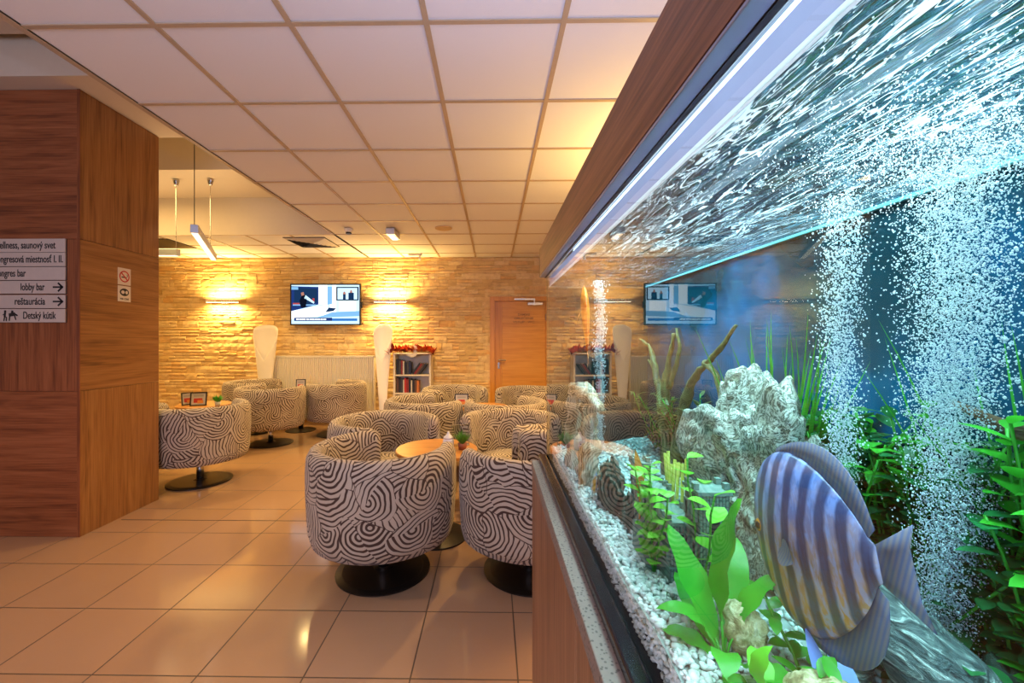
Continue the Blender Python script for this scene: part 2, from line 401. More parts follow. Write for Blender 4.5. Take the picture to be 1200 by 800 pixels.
for (y0, y1, tx, a, b, _), lb in zip(rows, labs):
    zc = (sz(y0)+sz(y1))/2; hh = (sz(y0)-sz(y1))/2
    p = empty('sign_plate', (sx(78), CY0-0.0065, zc)); tag(p, lb, 'sign', 'direction sign plates on the wooden column')
    g = G(); g.box(-0.56, 0, -0.004, 0.004, -hh, hh); g.build('plate', m_plate, p, bevel=0.001)
    g = G(); g.box(-0.56, 0.0045, 0.0042, 0.0062, -hh-0.003, hh-0.002); g.build('dark_sheet', M['black'], p)  # black sheet shifted right and down as the plate's drop shadow
    text(tx, 0.072, m_ink, 'lettering', p, ((a-78)*SK, -0.0050, 0), (PI/2, 0, 0), fit=(b-a)*SK)
    if 'bar' == tx[-3:] and tx[0] == 'l' or tx[0] == 'r':
        ar = arrow(p); ar.location = (-0.087, -0.0052, 0)
    if tx[0] == 'D':
        g = G()
        g.tube([(0, 0, 0.038), (0, 0, 0.022)], 0.008, 8)
        g.tube([(0, 0, 0.022), (-0.004, 0, -0.008)], 0.007, 8)
        g.tube([(-0.004, 0, -0.008), (-0.010, 0, -0.038)], 0.0045, 6); g.tube([(-0.004, 0, -0.008), (0.010, 0, -0.012), (0.008, 0, -0.038)], 0.0045, 6)
        g.tube([(0, 0, 0.016), (-0.018, 0, 0.004)], 0.0035, 6)
        o = g.build('child_icon', m_ink, p); o.scale = (1, 0.08, 1); o.location = (-0.430, -0.0052, 0)
        g = G()
        g.tube([(-0.028, 0, 0.004), (0.016, 0, 0.012)], 0.012, 8); g.tube([(-0.02, 0, 0.01), (-0.026, 0, -0.036)], 0.005, 6)
        g.tube([(0.01, 0, 0.01), (0.022, 0, -0.030)], 0.005, 6); g.tube([(0.014, 0, 0.012), (0.034, 0, 0.0)], 0.006, 6)
        g.tube([(-0.006, 0, 0.018), (-0.002, 0, 0.036)], 0.008, 8)
        o = g.build('horse_icon', m_ink, p); o.scale = (1, 0.08, 1); o.location = (-0.375, -0.0052, 0)
# stickers on the column's side
m_stk = plain('sticker_paper', (0.78, 0.70, 0.58), 0.5); m_red = plain('sticker_red', (0.55, 0.02, 0.02), 0.5)
def ring(g, r0, r1, n=32, mi=0, x=0.0):
    vs = [(x, r*math.cos(2*PI*k/n), r*math.sin(2*PI*k/n)) for r in (r0, r1) for k in range(n)]
    g.add(vs, [(k, (k+1) % n, n+(k+1) % n, n+k) for k in range(n)], mi)
s = empty('no_smoking_sign', (X0+0.001, 3.295, 1.902)); tag(s, 'square white no smoking sticker with red ring on the column side', 'sign')
g = G(); g.box(-0.001, 0.0008, -0.058, 0.058, -0.066, 0.066); g.build('sticker', m_stk, s)
g = G(); ring(g, 0.036, 0.046, x=0.0014); g.box(0.001, 0.0014, -0.04, 0.04, -0.005, 0.005, 0, Matrix.Rotation(math.radians(-45), 4, 'X')); g.build('prohibition_ring', m_red, s)
g = G(); g.box(0.0009, 0.0011, -0.026, 0.020, -0.011, -0.002); g.tube([(0.0011, 0.024, -0.002), (0.0011, 0.028, 0.01), (0.0011, 0.022, 0.018)], 0.002, 5); g.build('cigarette', m_ink, s)
s = empty('wifi_sign', (X0+0.001, 3.295, 1.765)); tag(s, 'square white wireless zone sticker with a black logo below the smoking sign', 'sign')
g = G(); g.box(-0.001, 0.0008, -0.058, 0.058, -0.062, 0.062); g.build('sticker', m_stk, s)
g = G()
g.add([(0.0012, 0.042*math.cos(t)*(1.0 if math.cos(t) < 0 else 0.98), 0.012+0.030*math.sin(t)) for t in [2*PI*k/28 for k in range(28)]], [tuple(range(28))], 0)
g.add([(0.0015, -0.014+0.016*math.cos(2*PI*k/18), 0.012+0.014*math.sin(2*PI*k/18)) for k in range(18)], [tuple(range(18))], 1)
g.add([(0.0015, 0.020+0.012*math.cos(2*PI*k/18), 0.012+0.014*math.sin(2*PI*k/18)) for k in range(18)], [tuple(range(18))], 1)
g.build('logo', [m_ink, m_stk], s)
text('WiFi ZONE', 0.021, m_ink, 'lettering', s, (0.0012, -0.040, -0.042), (PI/2, 0, PI/2), fit=0.080)

# ------------------------------------------------------------------ back wall furniture
def wx(px, d=7.0): return (px-577)*d/FPX
def wz(py, d=7.0): return CAMZ+(CY-py)*d/FPX
def wall_lamp(px, lab, w=0.58, x=None, y=7.0, rz=0, en=32):
    t = empty('wall_lamp', (wx(px) if x is None else x, y, 2.04), rz); tag(t, lab, 'lamp', 'up and down wall lamps')
    g = G(); g.box(-w/2, w/2, -0.085, -0.045, -0.015, 0.015); g.build('housing', plain('lamp_brass', (0.75, 0.52, 0.26), 0.35, 0.6), t, bevel=0.003)
    g = G(); g.box(-0.05, 0.05, -0.05, 0.02, -0.008, 0.008); g.box(-0.07, 0.07, 0.0, 0.018, -0.03, 0.03); g.build('bracket', M['chrome'], t)
    g = G(); g.box(-w/2+0.02, w/2-0.02, -0.078, -0.052, 0.0145, 0.0158); g.box(-w/2+0.02, w/2-0.02, -0.078, -0.052, -0.0158, -0.0145); g.build('diffuser', M['white_emit'], t)
    for sg in (1, -1):
        l = area('wall_lamp_light', (0, -0.066, sg*0.024), (0 if sg < 0 else PI, 0, 0), w-0.06, 0.03, en, WARM, 165); l.parent = t
    return t
wall_lamp(260, 'brass bar wall lamp glowing on the stone left of the television')
wall_lamp(457.5, 'brass bar wall lamp glowing on the stone between television and door')
wall_lamp(0, 'brass bar wall lamp on the plain wall behind the aquarium', x=XR-0.05, y=3.0, rz=-PI/2, en=34)

# television
scr = {k: emis('screen_'+k, c, s) for k, (c, s) in dict(light=((0.55, 0.80, 1.0), 1.5), white=((0.9, 0.97, 1.0), 1.7), dark=((0.02, 0.07, 0.20), 0.6), blue=((0.05, 0.25, 0.75), 0.9),
       navy=((0.02, 0.06, 0.28), 0.8), mid=((0.25, 0.55, 0.9), 1.1), skin=((0.8, 0.35, 0.25), 0.7), green=((0.1, 0.6, 0.3), 0.8), black=((0.01, 0.015, 0.04), 0.5), red=((0.7, 0.1, 0.1), 0.8)).items()}
sk = list(scr.keys())
tv = empty('television', (-2.77, 6.93, 1.985)); tag(tv, 'wide black television showing a blue news studio on the stone wall', 'television')
g = G(); g.box(-0.59, 0.59, -0.02, 0.02, -0.345, 0.345); g.build('frame', M['black'], tv, bevel=0.006)
g = G(); g.box(-0.2, 0.2, 0.02, 0.12, -0.15, 0.15); g.build('wall_bracket', M['black'], tv)
g = G(); g.box(0.59, 0.612, -0.012, 0.012, -0.06, 0.04); g.build('side_speaker', M['black'], tv)
g = G()
def q(u0, u1, v0, v1, k, lay=0):   # u,v in 0..1
    X = lambda u: -0.565+1.13*u
    Z = lambda v: -0.322+0.644*v
    y = -0.0212-lay*0.0004
    g.add([(X(u0), y, Z(v0)), (X(u1), y, Z(v0)), (X(u1), y, Z(v1)), (X(u0), y, Z(v1))], [(0, 1, 2, 3)], sk.index(k))
def poly(pts, k, lay):
    g.add([(-0.565+1.13*u, -0.0212-lay*0.0004, -0.322+0.644*v) for u, v in pts], [tuple(range(len(pts)))], sk.index(k))
q(0, 1, 0, 1, 'light'); poly([(0, .12), (.62, .25), (.62, .52), (0, .33)], 'white', 1); poly([(0, .33), (.40, .50), (.40, .95), (0, .97)], 'navy', 1)
poly([(.04, .45), (.38, .55), (.38, .90), (.04, .94)], 'dark', 2); q(.40, .53, .50, 1, 'white', 1); q(.53, .60, .42, .96, 'mid', 1); q(.60, .66, .3, 1, 'white', 1)
q(.66, .99, .60, .95, 'black', 1); q(.68, .97, .63, .92, 'light', 2); q(.76, .80, .63, .76, 'dark', 3); q(.84, .92, .63, .80, 'dark', 3); poly([(.86, .80), (.90, .80), (.89, .87), (.87, .87)], 'skin', 4)
poly([(.755, .76), (.805, .76), (.79, .83), (.77, .83)], 'skin', 4)
q(.70, .95, .33, .58, 'white', 2); poly([(.50, .30), (.62, .33), (.66, .40), (.55, .42)], 'dark', 3); poly([(.38, .16), (1, .20), (1, .33), (.60, .30)], 'mid', 2)
poly([(.14, .42), (.21, .42), (.23, .62), (.20, .76), (.15, .72), (.12, .60)], 'black', 4); poly([(.15, .72), (.19, .74), (.18, .82), (.14, .80)], 'skin', 5)
poly([(.19, .66), (.33, .52), (.34, .56), (.21, .74)], 'light', 4); q(.31, .34, .57, .66, 'red', 3); q(.02, .36, .47, .50, 'mid', 3); q(.02, .12, .50, .54, 'red', 3)
poly([(0, .88), (.1, .88), (.1, .95), (0, .95)], 'mid', 3)
q(.04, .60, .075, .16, 'navy', 3); q(.60, .97, .075, .14, 'blue', 3)
u = .07
for w in (.05, .03, .07, .05, .02, .06, .03, .05, .04, .05):
    q(u, u+w*0.85, .10, .135, 'white', 4); u += w
g.build('screen', [scr[k] for k in sk], tv)

# radiator
rad = empty('radiator', (-2.79, 6.93, 0.15)); tag(rad, 'long cream panel radiator with vertical ribs under the television', 'radiator')
g = G(); hw = 0.84; n = 46
vs = []
for i in range(n*4+1):
    x = -hw+0.02+(2*hw-0.04)*i/(n*4); ph = i % 4
    y = -0.03-(0.016 if ph in (1, 2) else 0.0)
    vs += [(x, y, 0.03), (x, y, 0.955)]
g.add(vs, [(2*i, 2*i+2, 2*i+3, 2*i+1) for i in range(n*4)])
g.box(-hw+0.02, hw-0.02, -0.029, 0.02, 0.03, 0.955); m_rad = plain('radiator_enamel', (0.80, 0.74, 0.62), 0.4)
g.build('panel', m_rad, rad)
g = G(); g.box(-hw, -hw+0.02, -0.045, 0.05, 0.01, 0.985); g.build('side_cover', m_rad, rad, bevel=0.004)
g = G(); g.box(hw-0.02, hw, -0.045, 0.05, 0.01, 0.985); g.build('side_cover', m_rad, rad, bevel=0.004)
g = G(); g.box(-hw, hw, -0.045, 0.05, 0.955, 0.985)
for i in range(40): g.box(-hw+0.03+i*0.041, -hw+0.05+i*0.041, -0.03, 0.04, 0.985, 0.987)
g.build('top_grille', m_rad, rad, bevel=0.003)
g = G(); g.lathe([(0.012, 0), (0.022, 0.005), (0.022, 0.05), (0.015, 0.06)], 14, (-hw-0.03, 0.0, 0.9)); g.build('valve', M['white'], rad)
for x in (-0.6, 0.6):
    g = G(); g.box(x-0.02, x+0.02, -0.03, 0.05, -0.15, 0.03); g.build('foot', m_rad, rad)

# white cone floor lamps
def cone_lamp(x, y, lab, W0, H, rz, glow):
    m = N('lamp_resin'); v = m.coord(); nz = m.noise(v, 12, 3)
    b = m.pbr(m.mix(m.math('MULTIPLY', nz.outputs[0], 0.2), (0.86, 0.80, 0.70), (0.7, 0.6, 0.5)), 0.45)
    b.inputs['Emission Color'].default_value = (1.0, 0.66, 0.36, 1); b.inputs['Emission Strength'].default_value = glow
    t = empty('floor_lamp', (x, y, 0), rz); tag(t, lab, 'lamp', 'white cone floor lamps')
    g = G(); n = 48; k = W0/0.38; rows_ = 26; vs = []
    def rad(z): return k*(0.055+0.135*(min(z, 1.5)/1.5)**1.35)
    for j in range(rows_+1):
        for i in range(n):
            a = 2*PI*i/n-PI; f = abs(a)/(PI/2)
            top = 1.06+0.42*f if f < 1 else 1.48+(H-1.48)*math.sqrt(max(0, 1-(2-f)**2))
            z = 0.03+(top-0.03)*j/rows_
            r_ = rad(z); vs.append((r_*math.sin(a), -r_*0.5*math.cos(a), z))
    g.add(vs, [(j*n+i, j*n+(i+1) % n, (j+1)*n+(i+1) % n, (j+1)*n+i) for j in range(rows_) for i in range(n)])
    o = g.build('shade', m.mat, t, smooth=True); so = o.modifiers.new('solid', 'SOLIDIFY'); so.thickness = 0.006
    g = G(); g.lathe([(0.13, 0), (0.13, 0.012), (0.06, 0.03), (0.02, 0.032)], 28); g.build('base', M['white'], t)
cone_lamp(-3.70, 6.78, 'white cone floor lamp standing left of the radiator', 0.385, 1.645, 0.15, 0.04)
cone_lamp(-1.765, 6.72, 'bright white cone floor lamp between radiator and bookshelf', 0.32, 1.645, -0.1, 0.26)

# bookshelf
SH = empty('bookshelf', (-1.30, 6.89, 0)); tag(SH, 'white bookcase with open shelves against the stone wall', 'bookshelf')
mw = plain('shelf_white', (0.78, 0.72, 0.62), 0.45)
for x in (-0.305, 0.275):
    g = G(); g.box(x, x+0.03, -0.14, 0.14, 0, 1.165); g.build('side_panel', mw, SH, bevel=0.002)
for zz in (0.05, 0.28, 0.52, 0.815):
    g = G(); g.box(-0.274, 0.274, -0.135, 0.13, zz, zz+0.022); g.build('shelf', mw, SH)
g = G(); g.box(-0.274, 0.274, 0.125, 0.139, 0.05, 1.14); g.build('back_panel', mw, SH)
g = G(); g.box(-0.315, 0.315, -0.15, 0.14, 1.1655, 1.185); g.build('top', mw, SH, bevel=0.003)
g = G(); g.add([(-0.09+0.18*i/12, -0.141, 1.165) for i in range(13)]+[(-0.09+0.18*i/12, -0.141, 1.164-0.045*math.sin(PI*i/12)) for i in range(13)], [(i, i+1, 14+i, 13+i) for i in range(12)])
o = g.build('scalloped_rail', mw, SH); so = o.modifiers.new('s', 'SOLIDIFY'); so.thickness = 0.01
ordn = ['first', 'second', 'third', 'fourth', 'fifth', 'sixth', 'seventh', 'eighth', 'ninth', 'tenth', 'eleventh', 'twelfth', 'thirteenth']
bc = {'black': (0.02, 0.02, 0.025), 'dark red': (0.25, 0.02, 0.02), 'red': (0.5, 0.03, 0.02), 'white': (0.7, 0.65, 0.6), 'brown': (0.13, 0.06, 0.03), 'dark grey': (0.06, 0.06, 0.07), 'navy': (0.02, 0.03, 0.09), 'orange': (0.6, 0.2, 0.05)}
bm_ = {k: plain('book_'+k.replace(' ', '_'), c, 0.5) for k, c in bc.items()}; m_page = plain('book_pages', (0.75, 0.66, 0.5), 0.8)
def book(x, z, w, h, tilt, colr, lab, grp):
    t = empty('book', (x, 6.80, z), 0); t.rotation_euler = (0, tilt, 0); t.location.z += w*math.sin(tilt); tag(t, lab, 'book', grp)
    g = G(); g.box(0, w, -0.002, 0.0, 0, h); g.box(0, 0.002, 0, 0.15, 0, h); g.box(w-0.002, w, 0, 0.15, 0, h); g.build('cover', bm_[colr], t)
    g = G(); g.box(0.0022, w-0.0022, 0.001, 0.145, 0.003, h-0.003); g.build('pages', m_page, t)
def bookrow(z, specs, name):
    x = -1.30-0.262; n = 0
    for colr, w, h, tl in specs:
        book(x, z+(0.0 if tl <= 0 else 0.0), w, h, tl, colr, '%s book%s, %s from the left on the %s' % (colr, ' leaning right' if tl > 0 else ' standing upright', ordn[n], name), 'books on the '+name)
        x += (w*math.cos(tl)+0.004 + (0.0 if tl == 0 else 0.012)); n += 1
        if n < len(specs) and specs[n][3] > 0 and tl == 0: x += 0.01
bookrow(0.8375, [('black', .034, .245, 0), ('dark grey', .03, .235, 0), ('dark red', .026, .225, 0), ('white', .022, .215, 0), ('black', .034, .20, 0), ('dark grey', .03, .215, 0), ('navy', .03, .20, 0),
    ('black', .026, .215, .62), ('dark red', .022, .205, .62), ('brown', .026, .21, .62), ('black', .030, .20, .62)], 'upper shelf')
bookrow(0.5425, [('brown', .034, .235, 0), ('black', .03, .22, 0), ('dark grey', .03, .225, 0), ('white', .018, .21, 0), ('red', .03, .235, 0), ('dark red', .034, .215, 0), ('black', .03, .22, 0), ('white', .020, .20, 0),
    ('black', .034, .215, 0), ('brown', .03, .20, 0), ('orange', .03, .195, 0)], 'lower shelf')
# garland and candle on the bookshelf
mg = N('autumn_leaves'); oi = mg.noise(mg.coord(), 9, 2); mg.pbr(mg.ramp(oi.outputs[0], [(0.35, (0.20, 0.02, 0.01)), (0.5, (0.50, 0.05, 0.02)), (0.62, (0.75, 0.20, 0.03)), (0.75, (0.25, 0.08, 0.05))]), 0.6)
GA = empty('leaf_garland', (-1.30, 6.83, 1.185)); tag(GA, 'red and orange autumn leaf garland lying on top of the bookshelf', 'garland')
g = G(); rg_ = random.Random(3)
for i in range(230):
    x = rg_.uniform(-0.34, 0.36); e = max(0.0, abs(x)-0.30)
    b = (x, rg_.uniform(-0.08, 0.05), 0.012+rg_.uniform(0, 0.035)-e*1.5)
    d = (rg_.uniform(-1, 1), rg_.uniform(-0.8, 0.2), rg_.uniform(0.05, 1.0))
    if e > 0.0: b = (b[0], b[1]-0.11, b[2]+0.02)
    g.leaf(b, d, (0, 0, 1), rg_.uniform(0.07, 0.14), rg_.uniform(0.035, 0.06), rg_.uniform(-0.2, 0.5), 4)
g.build('leaves', mg.mat, GA)
g = G(); g.tube([(-0.30, -0.03, 0.012), (-0.1, 0.01, 0.014), (0.1, -0.03, 0.012), (0.30, 0.0, 0.012)], 0.006, 6); g.build('stem', plain('twig', (0.12, 0.06, 0.03), 0.8), GA)
CA = empty('candle', (-1.255, 6.79, 1.187)); tag(CA, 'short white pillar candle among red leaves on the bookshelf', 'candle')
g = G(); g.lathe([(0.03, 0), (0.032, 0.005), (0.032, 0.12), (0.024, 0.125), (0.006, 0.118)], 20); g.build('wax', plain('candle_wax', (0.85, 0.78, 0.66), 0.5), CA, smooth=False)
g = G(); g.tube([(0, 0, 0.118), (0.001, 0, 0.132)], 0.0015, 6); g.build('wick', M['black'], CA)

# door
D = empty('door_1', (0, YB-0.01, 0)); struct(D)
g = G(); g.box(-0.045, 0.035, -0.04, 0.06, 0, 2.12); g.box(0.885, 0.95, -0.04, 0.06, 0, 2.12); g.box(0.0352, 0.8848, -0.04, 0.06, 2.045, 2.12)
g.build('door_frame', M['door_wood_z'], D, bevel=0.003)
g = G(); g.box(0.037, 0.155, -0.005, 0.035, 0.005, 2.043); g.build('door_stile', M['door_wood_z'], D)
g = G(); g.box(0.157, 0.883, -0.005, 0.035, 0.005, 2.043); g.build('door_leaf', M['door_wood'], D)
g = G(); g.tube([(0.10, -0.005, 1.06), (0.10, -0.055, 1.06), (0.22, -0.055, 1.06)], 0.011, 10); g.lathe([(0.026, 0), (0.026, 0.008)], 18, (0, 0, 0))
g.build('door_handle', M['chrome'], D)
g = G(); g.box(0.085, 0.115, -0.012, -0.0055, 0.92, 1.02); g.build('lock_plate', M['chrome'], D)
g = G(); g.box(0.36, 0.70, -0.075, -0.052, 2.06, 2.085); g.box(0.68, 0.70, -0.09, -0.04, 1.97, 2.08); g.build('closer_arm', M['chrome'], D)
g = G(); g.box(0.58, 0.83, -0.06, -0.0055, 1.975, 2.02); g.build('door_closer', M['chrome'], D, bevel=0.004)
for zz in (0.3, 1.78):
    g = G(); g.tube([(0.884, -0.045, zz-0.05), (0.884, -0.045, zz+0.05)], 0.009, 8); g.build('hinge', M['chrome'], D)
m_gold = plain('door_lettering_ink', (0.20, 0.09, 0.02), 0.5)
for i, (tx, w) in enumerate((('DÁMSKE', 0.20), ('OBLEČENIE', 0.32), ('VSTUP · WC', 0.36))): text(tx, 0.05, m_gold, 'door_lettering', D, (0.42-w*0.5+0.10, -0.007, 1.82-i*0.062), (PI/2, 0, 0), fit=w)

# ------------------------------------------------------------------ ceiling fittings
V = empty('air_vent', (-2.56, 5.93, CH)); tag(V, 'square four way air diffuser set in the ceiling tiles', 'vent')
g = G()
for i in range(6):
    a = 0.28-i*0.046; b = a-0.030; zz = -0.010+0.0*i
    for k in range(4):
        R = Matrix.Rotation(k*PI/2, 4, 'Z')
        g.add([R @ Vector(p) for p in ((-a, -a, -0.012), (a, -a, -0.012), (b, -b, -0.028), (-b, -b, -0.028))], [(0, 1, 2, 3)])
g.build('louvres', plain('vent_metal', (0.6, 0.55, 0.48), 0.4), V)
g = G(); g.box(-0.285, 0.285, -0.285, 0.285, -0.009, -0.002); g.build('duct', M['black'], V)
V = empty('air_vent', (-4.75, 5.98, CH)); tag(V, 'partly hidden air diffuser at the ceiling beside the wooden column', 'vent')
g = G(); g.box(-0.285, 0.285, -0.285, 0.285, -0.012, -0.001); g.build('duct', M['black'], V)
def det(name, x, y, lab, cat, prof, mat):
    t = empty(name, (x, y, CH-0.008)); tag(t, lab, cat)
    g = G(); g.lathe([(r, -z) for r, z in prof], 24); recalc(g.build('housing', mat, t, smooth=False)); return t
t = det('smoke_detector', -1.80, 5.22, 'small white smoke detector on the ceiling near the air diffuser', 'smoke detector', [(0.055, 0), (0.055, 0.015), (0.045, 0.04), (0.02, 0.045)], M['white'])
g = G(); g.lathe([(0.035, -0.062), (0.035, -0.042)], 20); g.build('sensor_grille', M['black'], t)
t = det('ceiling_speaker', -0.61, 5.20, 'flat round speaker set flush in a ceiling tile', 'speaker', [(0.105, -0.006), (0.105, 0.004), (0.095, 0.008)], plain('speaker_grille', (0.60, 0.42, 0.22), 0.6))
t = empty('emergency_light', (-1.27, 5.32, CH-0.008)); tag(t, 'small box emergency light hanging under the ceiling', 'emergency light')
g = G(); g.box(-0.055, 0.055, -0.15, 0.16, -0.075, 0.0); g.build('housing', M['alu'], t, bevel=0.004)
g = G(); g.box(-0.035, 0.035, -0.12, 0.14, -0.085, -0.0755); g.build('diffuser', M['pend_emit'], t)
t = empty('motion_sensor', (-1.25, 6.75, CH-0.006)); tag(t, 'thin white sensor bar at the ceiling edge above the stone wall', 'sensor')
g = G(); g.box(-0.11, 0.11, -0.02, 0.02, -0.03, 0); g.box(0.06, 0.09, -0.02, 0.05, -0.10, -0.03); g.build('housing', M['white'], t, bevel=0.003)

# pendant bars in the recess
def pendant(p0, p1, lab, cords):
    p0 = Vector(p0); p1 = Vector(p1); dr = p1-p0; L = dr.length
    t = empty('pendant_lamp', p0, math.atan2(dr.y, dr.x)); tag(t, lab, 'lamp', 'suspended bar lamps in the ceiling recess')
    g = G(); g.box(0, L, -0.032, 0.032, 0, 0.075); g.build('housing', M['alu'], t, bevel=0.003)
    g = G(); g.box(0.02, L-0.02, -0.026, 0.026, -0.004, -0.0005); g.build('diffuser', M['pend_emit'], t)
    l = area('recess_up_fill', (L/2, 0, 0.085), (PI, 0, 0), L*0.9, 0.05, 7, (1.0, 0.72, 0.36)); l.parent = t  # up-light added to brighten the recess
    for s_, top in cords:
        g = G(); g.tube([(s_, 0, 0.075), (s_, 0, top)], 0.0035, 6); g.build('cord', M['black'] if top > 1 else M['chrome'], t)
        g = G(); g.lathe([(0.008, top-0.07), (0.02, top-0.06), (0.034, top-0.01), (0.034, top)], 16, (s_, 0, 0)); g.build('ceiling_mount', M['chrome'], t)
    return t
pendant((-2.73, 3.80, 2.38), (-3.44, 5.13, 2.38), 'slim silver bar lamp hanging nearest the ceiling edge', [(0.01, 1.26), (1.17, 0.88)])
pendant((-3.66, 4.84, 2.38), (-5.1, 4.80, 2.38), 'slim silver bar lamp half hidden behind the wooden column', [(0.03, 0.88), (1.4, 0.88)])

# ------------------------------------------------------------------ tub chairs
def make_chair():
    root = empty('tub_chair', (0, 0, 0))     # opening faces +x
    KS = 1.05
    prof = [(0.300, 0.30), (0.345, 0.262), (0.392, 0.272), (0.408, 0.33), (0.414, 0.42), (0.420, 0.55), (0.421, 0.66), (0.416, 0.735), (0.398, 0.772), (0.370, 0.785),
            (0.342, 0.777), (0.324, 0.75), (0.316, 0.70), (0.308, 0.58), (0.300, 0.44)]
    plen = [0]
    prof = [(r*KS, 0.235+(z-0.262)*(0.775-0.235)/(0.785-0.262)) for r, z in prof]
    for a, b in zip(prof, prof[1:]): plen.append(plen[-1]+math.hypot(b[0]-a[0], b[1]-a[1]))
    n = 56; A0 = math.radians(50); A1 = 2*PI-A0; cr, cz = 0.378, 0.52
    rings = [(A0-0.0, 0.55), (A0-0.02, 0.86), (A0+0.03, 0.965)]
    seq = [(A0-0.035, 0.45), (A0-0.02, 0.80), (A0+0.02, 0.94), (A0+0.07, 1.0)]
    for i in range(n+1): seq.append((A0+0.13+(A1-A0-0.26)*i/n, 1.0))
    seq += [(2*PI-a, k) for a, k in reversed(seq[:4])]
    vs = []; uvs = []
    for a, k in seq:
        for (r, z), pl in zip(prof, plen):
            rr = cr+(r-cr)*k; zz = 0.30+(z-0.30)*(1 if k > 0.99 else (0.97 if k > 0.9 else (0.93 if k > 0.7 else 0.86)))
            vs.append((rr*math.cos(a), rr*math.sin(a), zz)); uvs.append((a*0.42, pl))
    m_ = len(prof); fs = []
    for i in range(len(seq)-1):
        for k in range(m_-1): fs.append((i*m_+k, i*m_+k+1, (i+1)*m_+k+1, (i+1)*m_+k))
        fs.append((i*m_+m_-1, i*m_, (i+1)*m_, (i+1)*m_+m_-1))
    fs.append(tuple(range(m_))); fs.append(tuple((len(seq)-1)*m_+k for k in range(m_))[::-1])
    g = G(); g.add(vs, fs); o = g.build('shell', M['fabric'], root, smooth=True)
    ul = o.data.uv_layers.new(name='UVMap')
    for pi_, poly_ in enumerate(o.data.polygons):
        cap = pi_ >= len(o.data.polygons)-2
        for li in poly_.loop_indices:
            vi = o.data.loops[li].vertex_index
            co = o.data.vertices[vi].co
            ul.data[li].uv = (co.x*1.0+co.y+co.z*0.1, co.z) if cap else uvs[vi]
    recalc(o)
    # seat cushion
    g = G(); n = 40; vs = []; pr = [(0.0, 0.0), (0.75, 0.0), (0.94, 0.012), (1.0, 0.06), (1.0, 0.15), (0.95, 0.185), (0.80, 0.20), (0.4, 0.205), (0.02, 0.206)]
    for f, z in pr:
        for k in range(n):
            a = 2*PI*k/n; r = 0.30 if math.cos(a) < 0.45 else 0.30+0.085*(math.cos(a)-0.45)/0.55
            vs.append((r*f*math.cos(a), r*f*math.sin(a), 0.24+z))
    g.add(vs, [(i*n+k, i*n+(k+1) % n, (i+1)*n+(k+1) % n, (i+1)*n+k) for i in range(len(pr)-1) for k in range(n)])
    o = g.build('seat', M['fabric'], root, smooth=True); ul = o.data.uv_layers.new(name='UVMap')
    for l in o.data.loops:
        co = o.data.vertices[l.vertex_index].co; ul.data[l.index].uv = (co.x+1.5, co.y+co.z*0.8)
    g = G(); g.lathe([(0.05, 0.225), (0.30, 0.228), (0.345, 0.238), (0.30, 0.28)], 40); g.build('underside', M['black'], root, smooth=True)
    g = G(); g.lathe([(0.032, 0.018), (0.032, 0.25)], 24); g.build('pedestal', M['chrome'], root, smooth=True)
    g = G(); g.lathe([(0.275, 0), (0.28, 0.004), (0.28, 0.010), (0.24, 0.016), (0.06, 0.022), (0.034, 0.03)], 56); g.build('base', M['disc'], root, smooth=False)
    return root
proto = make_chair()
T1, T2, T3, T4 = (-0.40, 3.0), (-0.10, 4.9), (-2.97, 6.46), (-3.48, 5.02)
GR = ['tub chairs around the nearest table', 'tub chairs around the middle table', 'tub chairs by the radiator', 'tub chairs beside the wooden column']
chairs = [(-0.665, 2.55, T1, 'large near swirl-patterned tub chair with its whole round back to the viewer', 0),
          (0.225, 2.56, T1, 'near swirl-patterned tub chair partly cut off by the aquarium cabinet', 0),
          (-0.86, 3.36, T1, 'swirl-patterned tub chair just beyond the left near chair, facing the table', 0),
          (0.15, 3.47, T1, 'swirl-patterned tub chair facing the viewer across the nearest table', 0),
          (-2.90, 4.12, T4, 'swirl-patterned tub chair on a round dark base right beside the column', 3),
          (-3.92, 4.32, T4, 'swirl-patterned tub chair almost hidden behind the wooden column', 3),
          (-3.00, 5.63, T3, 'swirl-patterned tub chair with its back to us left of the dark table pedestal', 2),
          (-2.33, 6.22, T3, 'swirl-patterned tub chair with its back to us in front of the radiator', 2),
          (-3.62, 6.36, T3, 'swirl-patterned tub chair against the stone below the left floor lamp', 2),
          (-0.72, 4.50, T2, 'swirl-patterned tub chair in the middle row with its back to us', 1),
          (-0.50, 5.55, T2, 'swirl-patterned tub chair facing us in front of the bare stone wall', 1),
          (0.14, 4.40, T2, 'swirl-patterned tub chair right behind the one facing us at the near table', 1),
          (0.46, 5.40, T2, 'swirl-patterned tub chair in front of the orange wooden door', 1)]
for i, (x, y, t, lab, gi) in enumerate(chairs):
    c = proto if i == 0 else copy_tree(proto)
    c.location = (x, y, 0); c.rotation_euler = (0, 0, math.atan2(t[1]-y, t[0]-x)); tag(c, lab, 'chair', GR[gi])
chairs_list = [o for o in bpy.data.objects if o.name.startswith('tub_chair')]

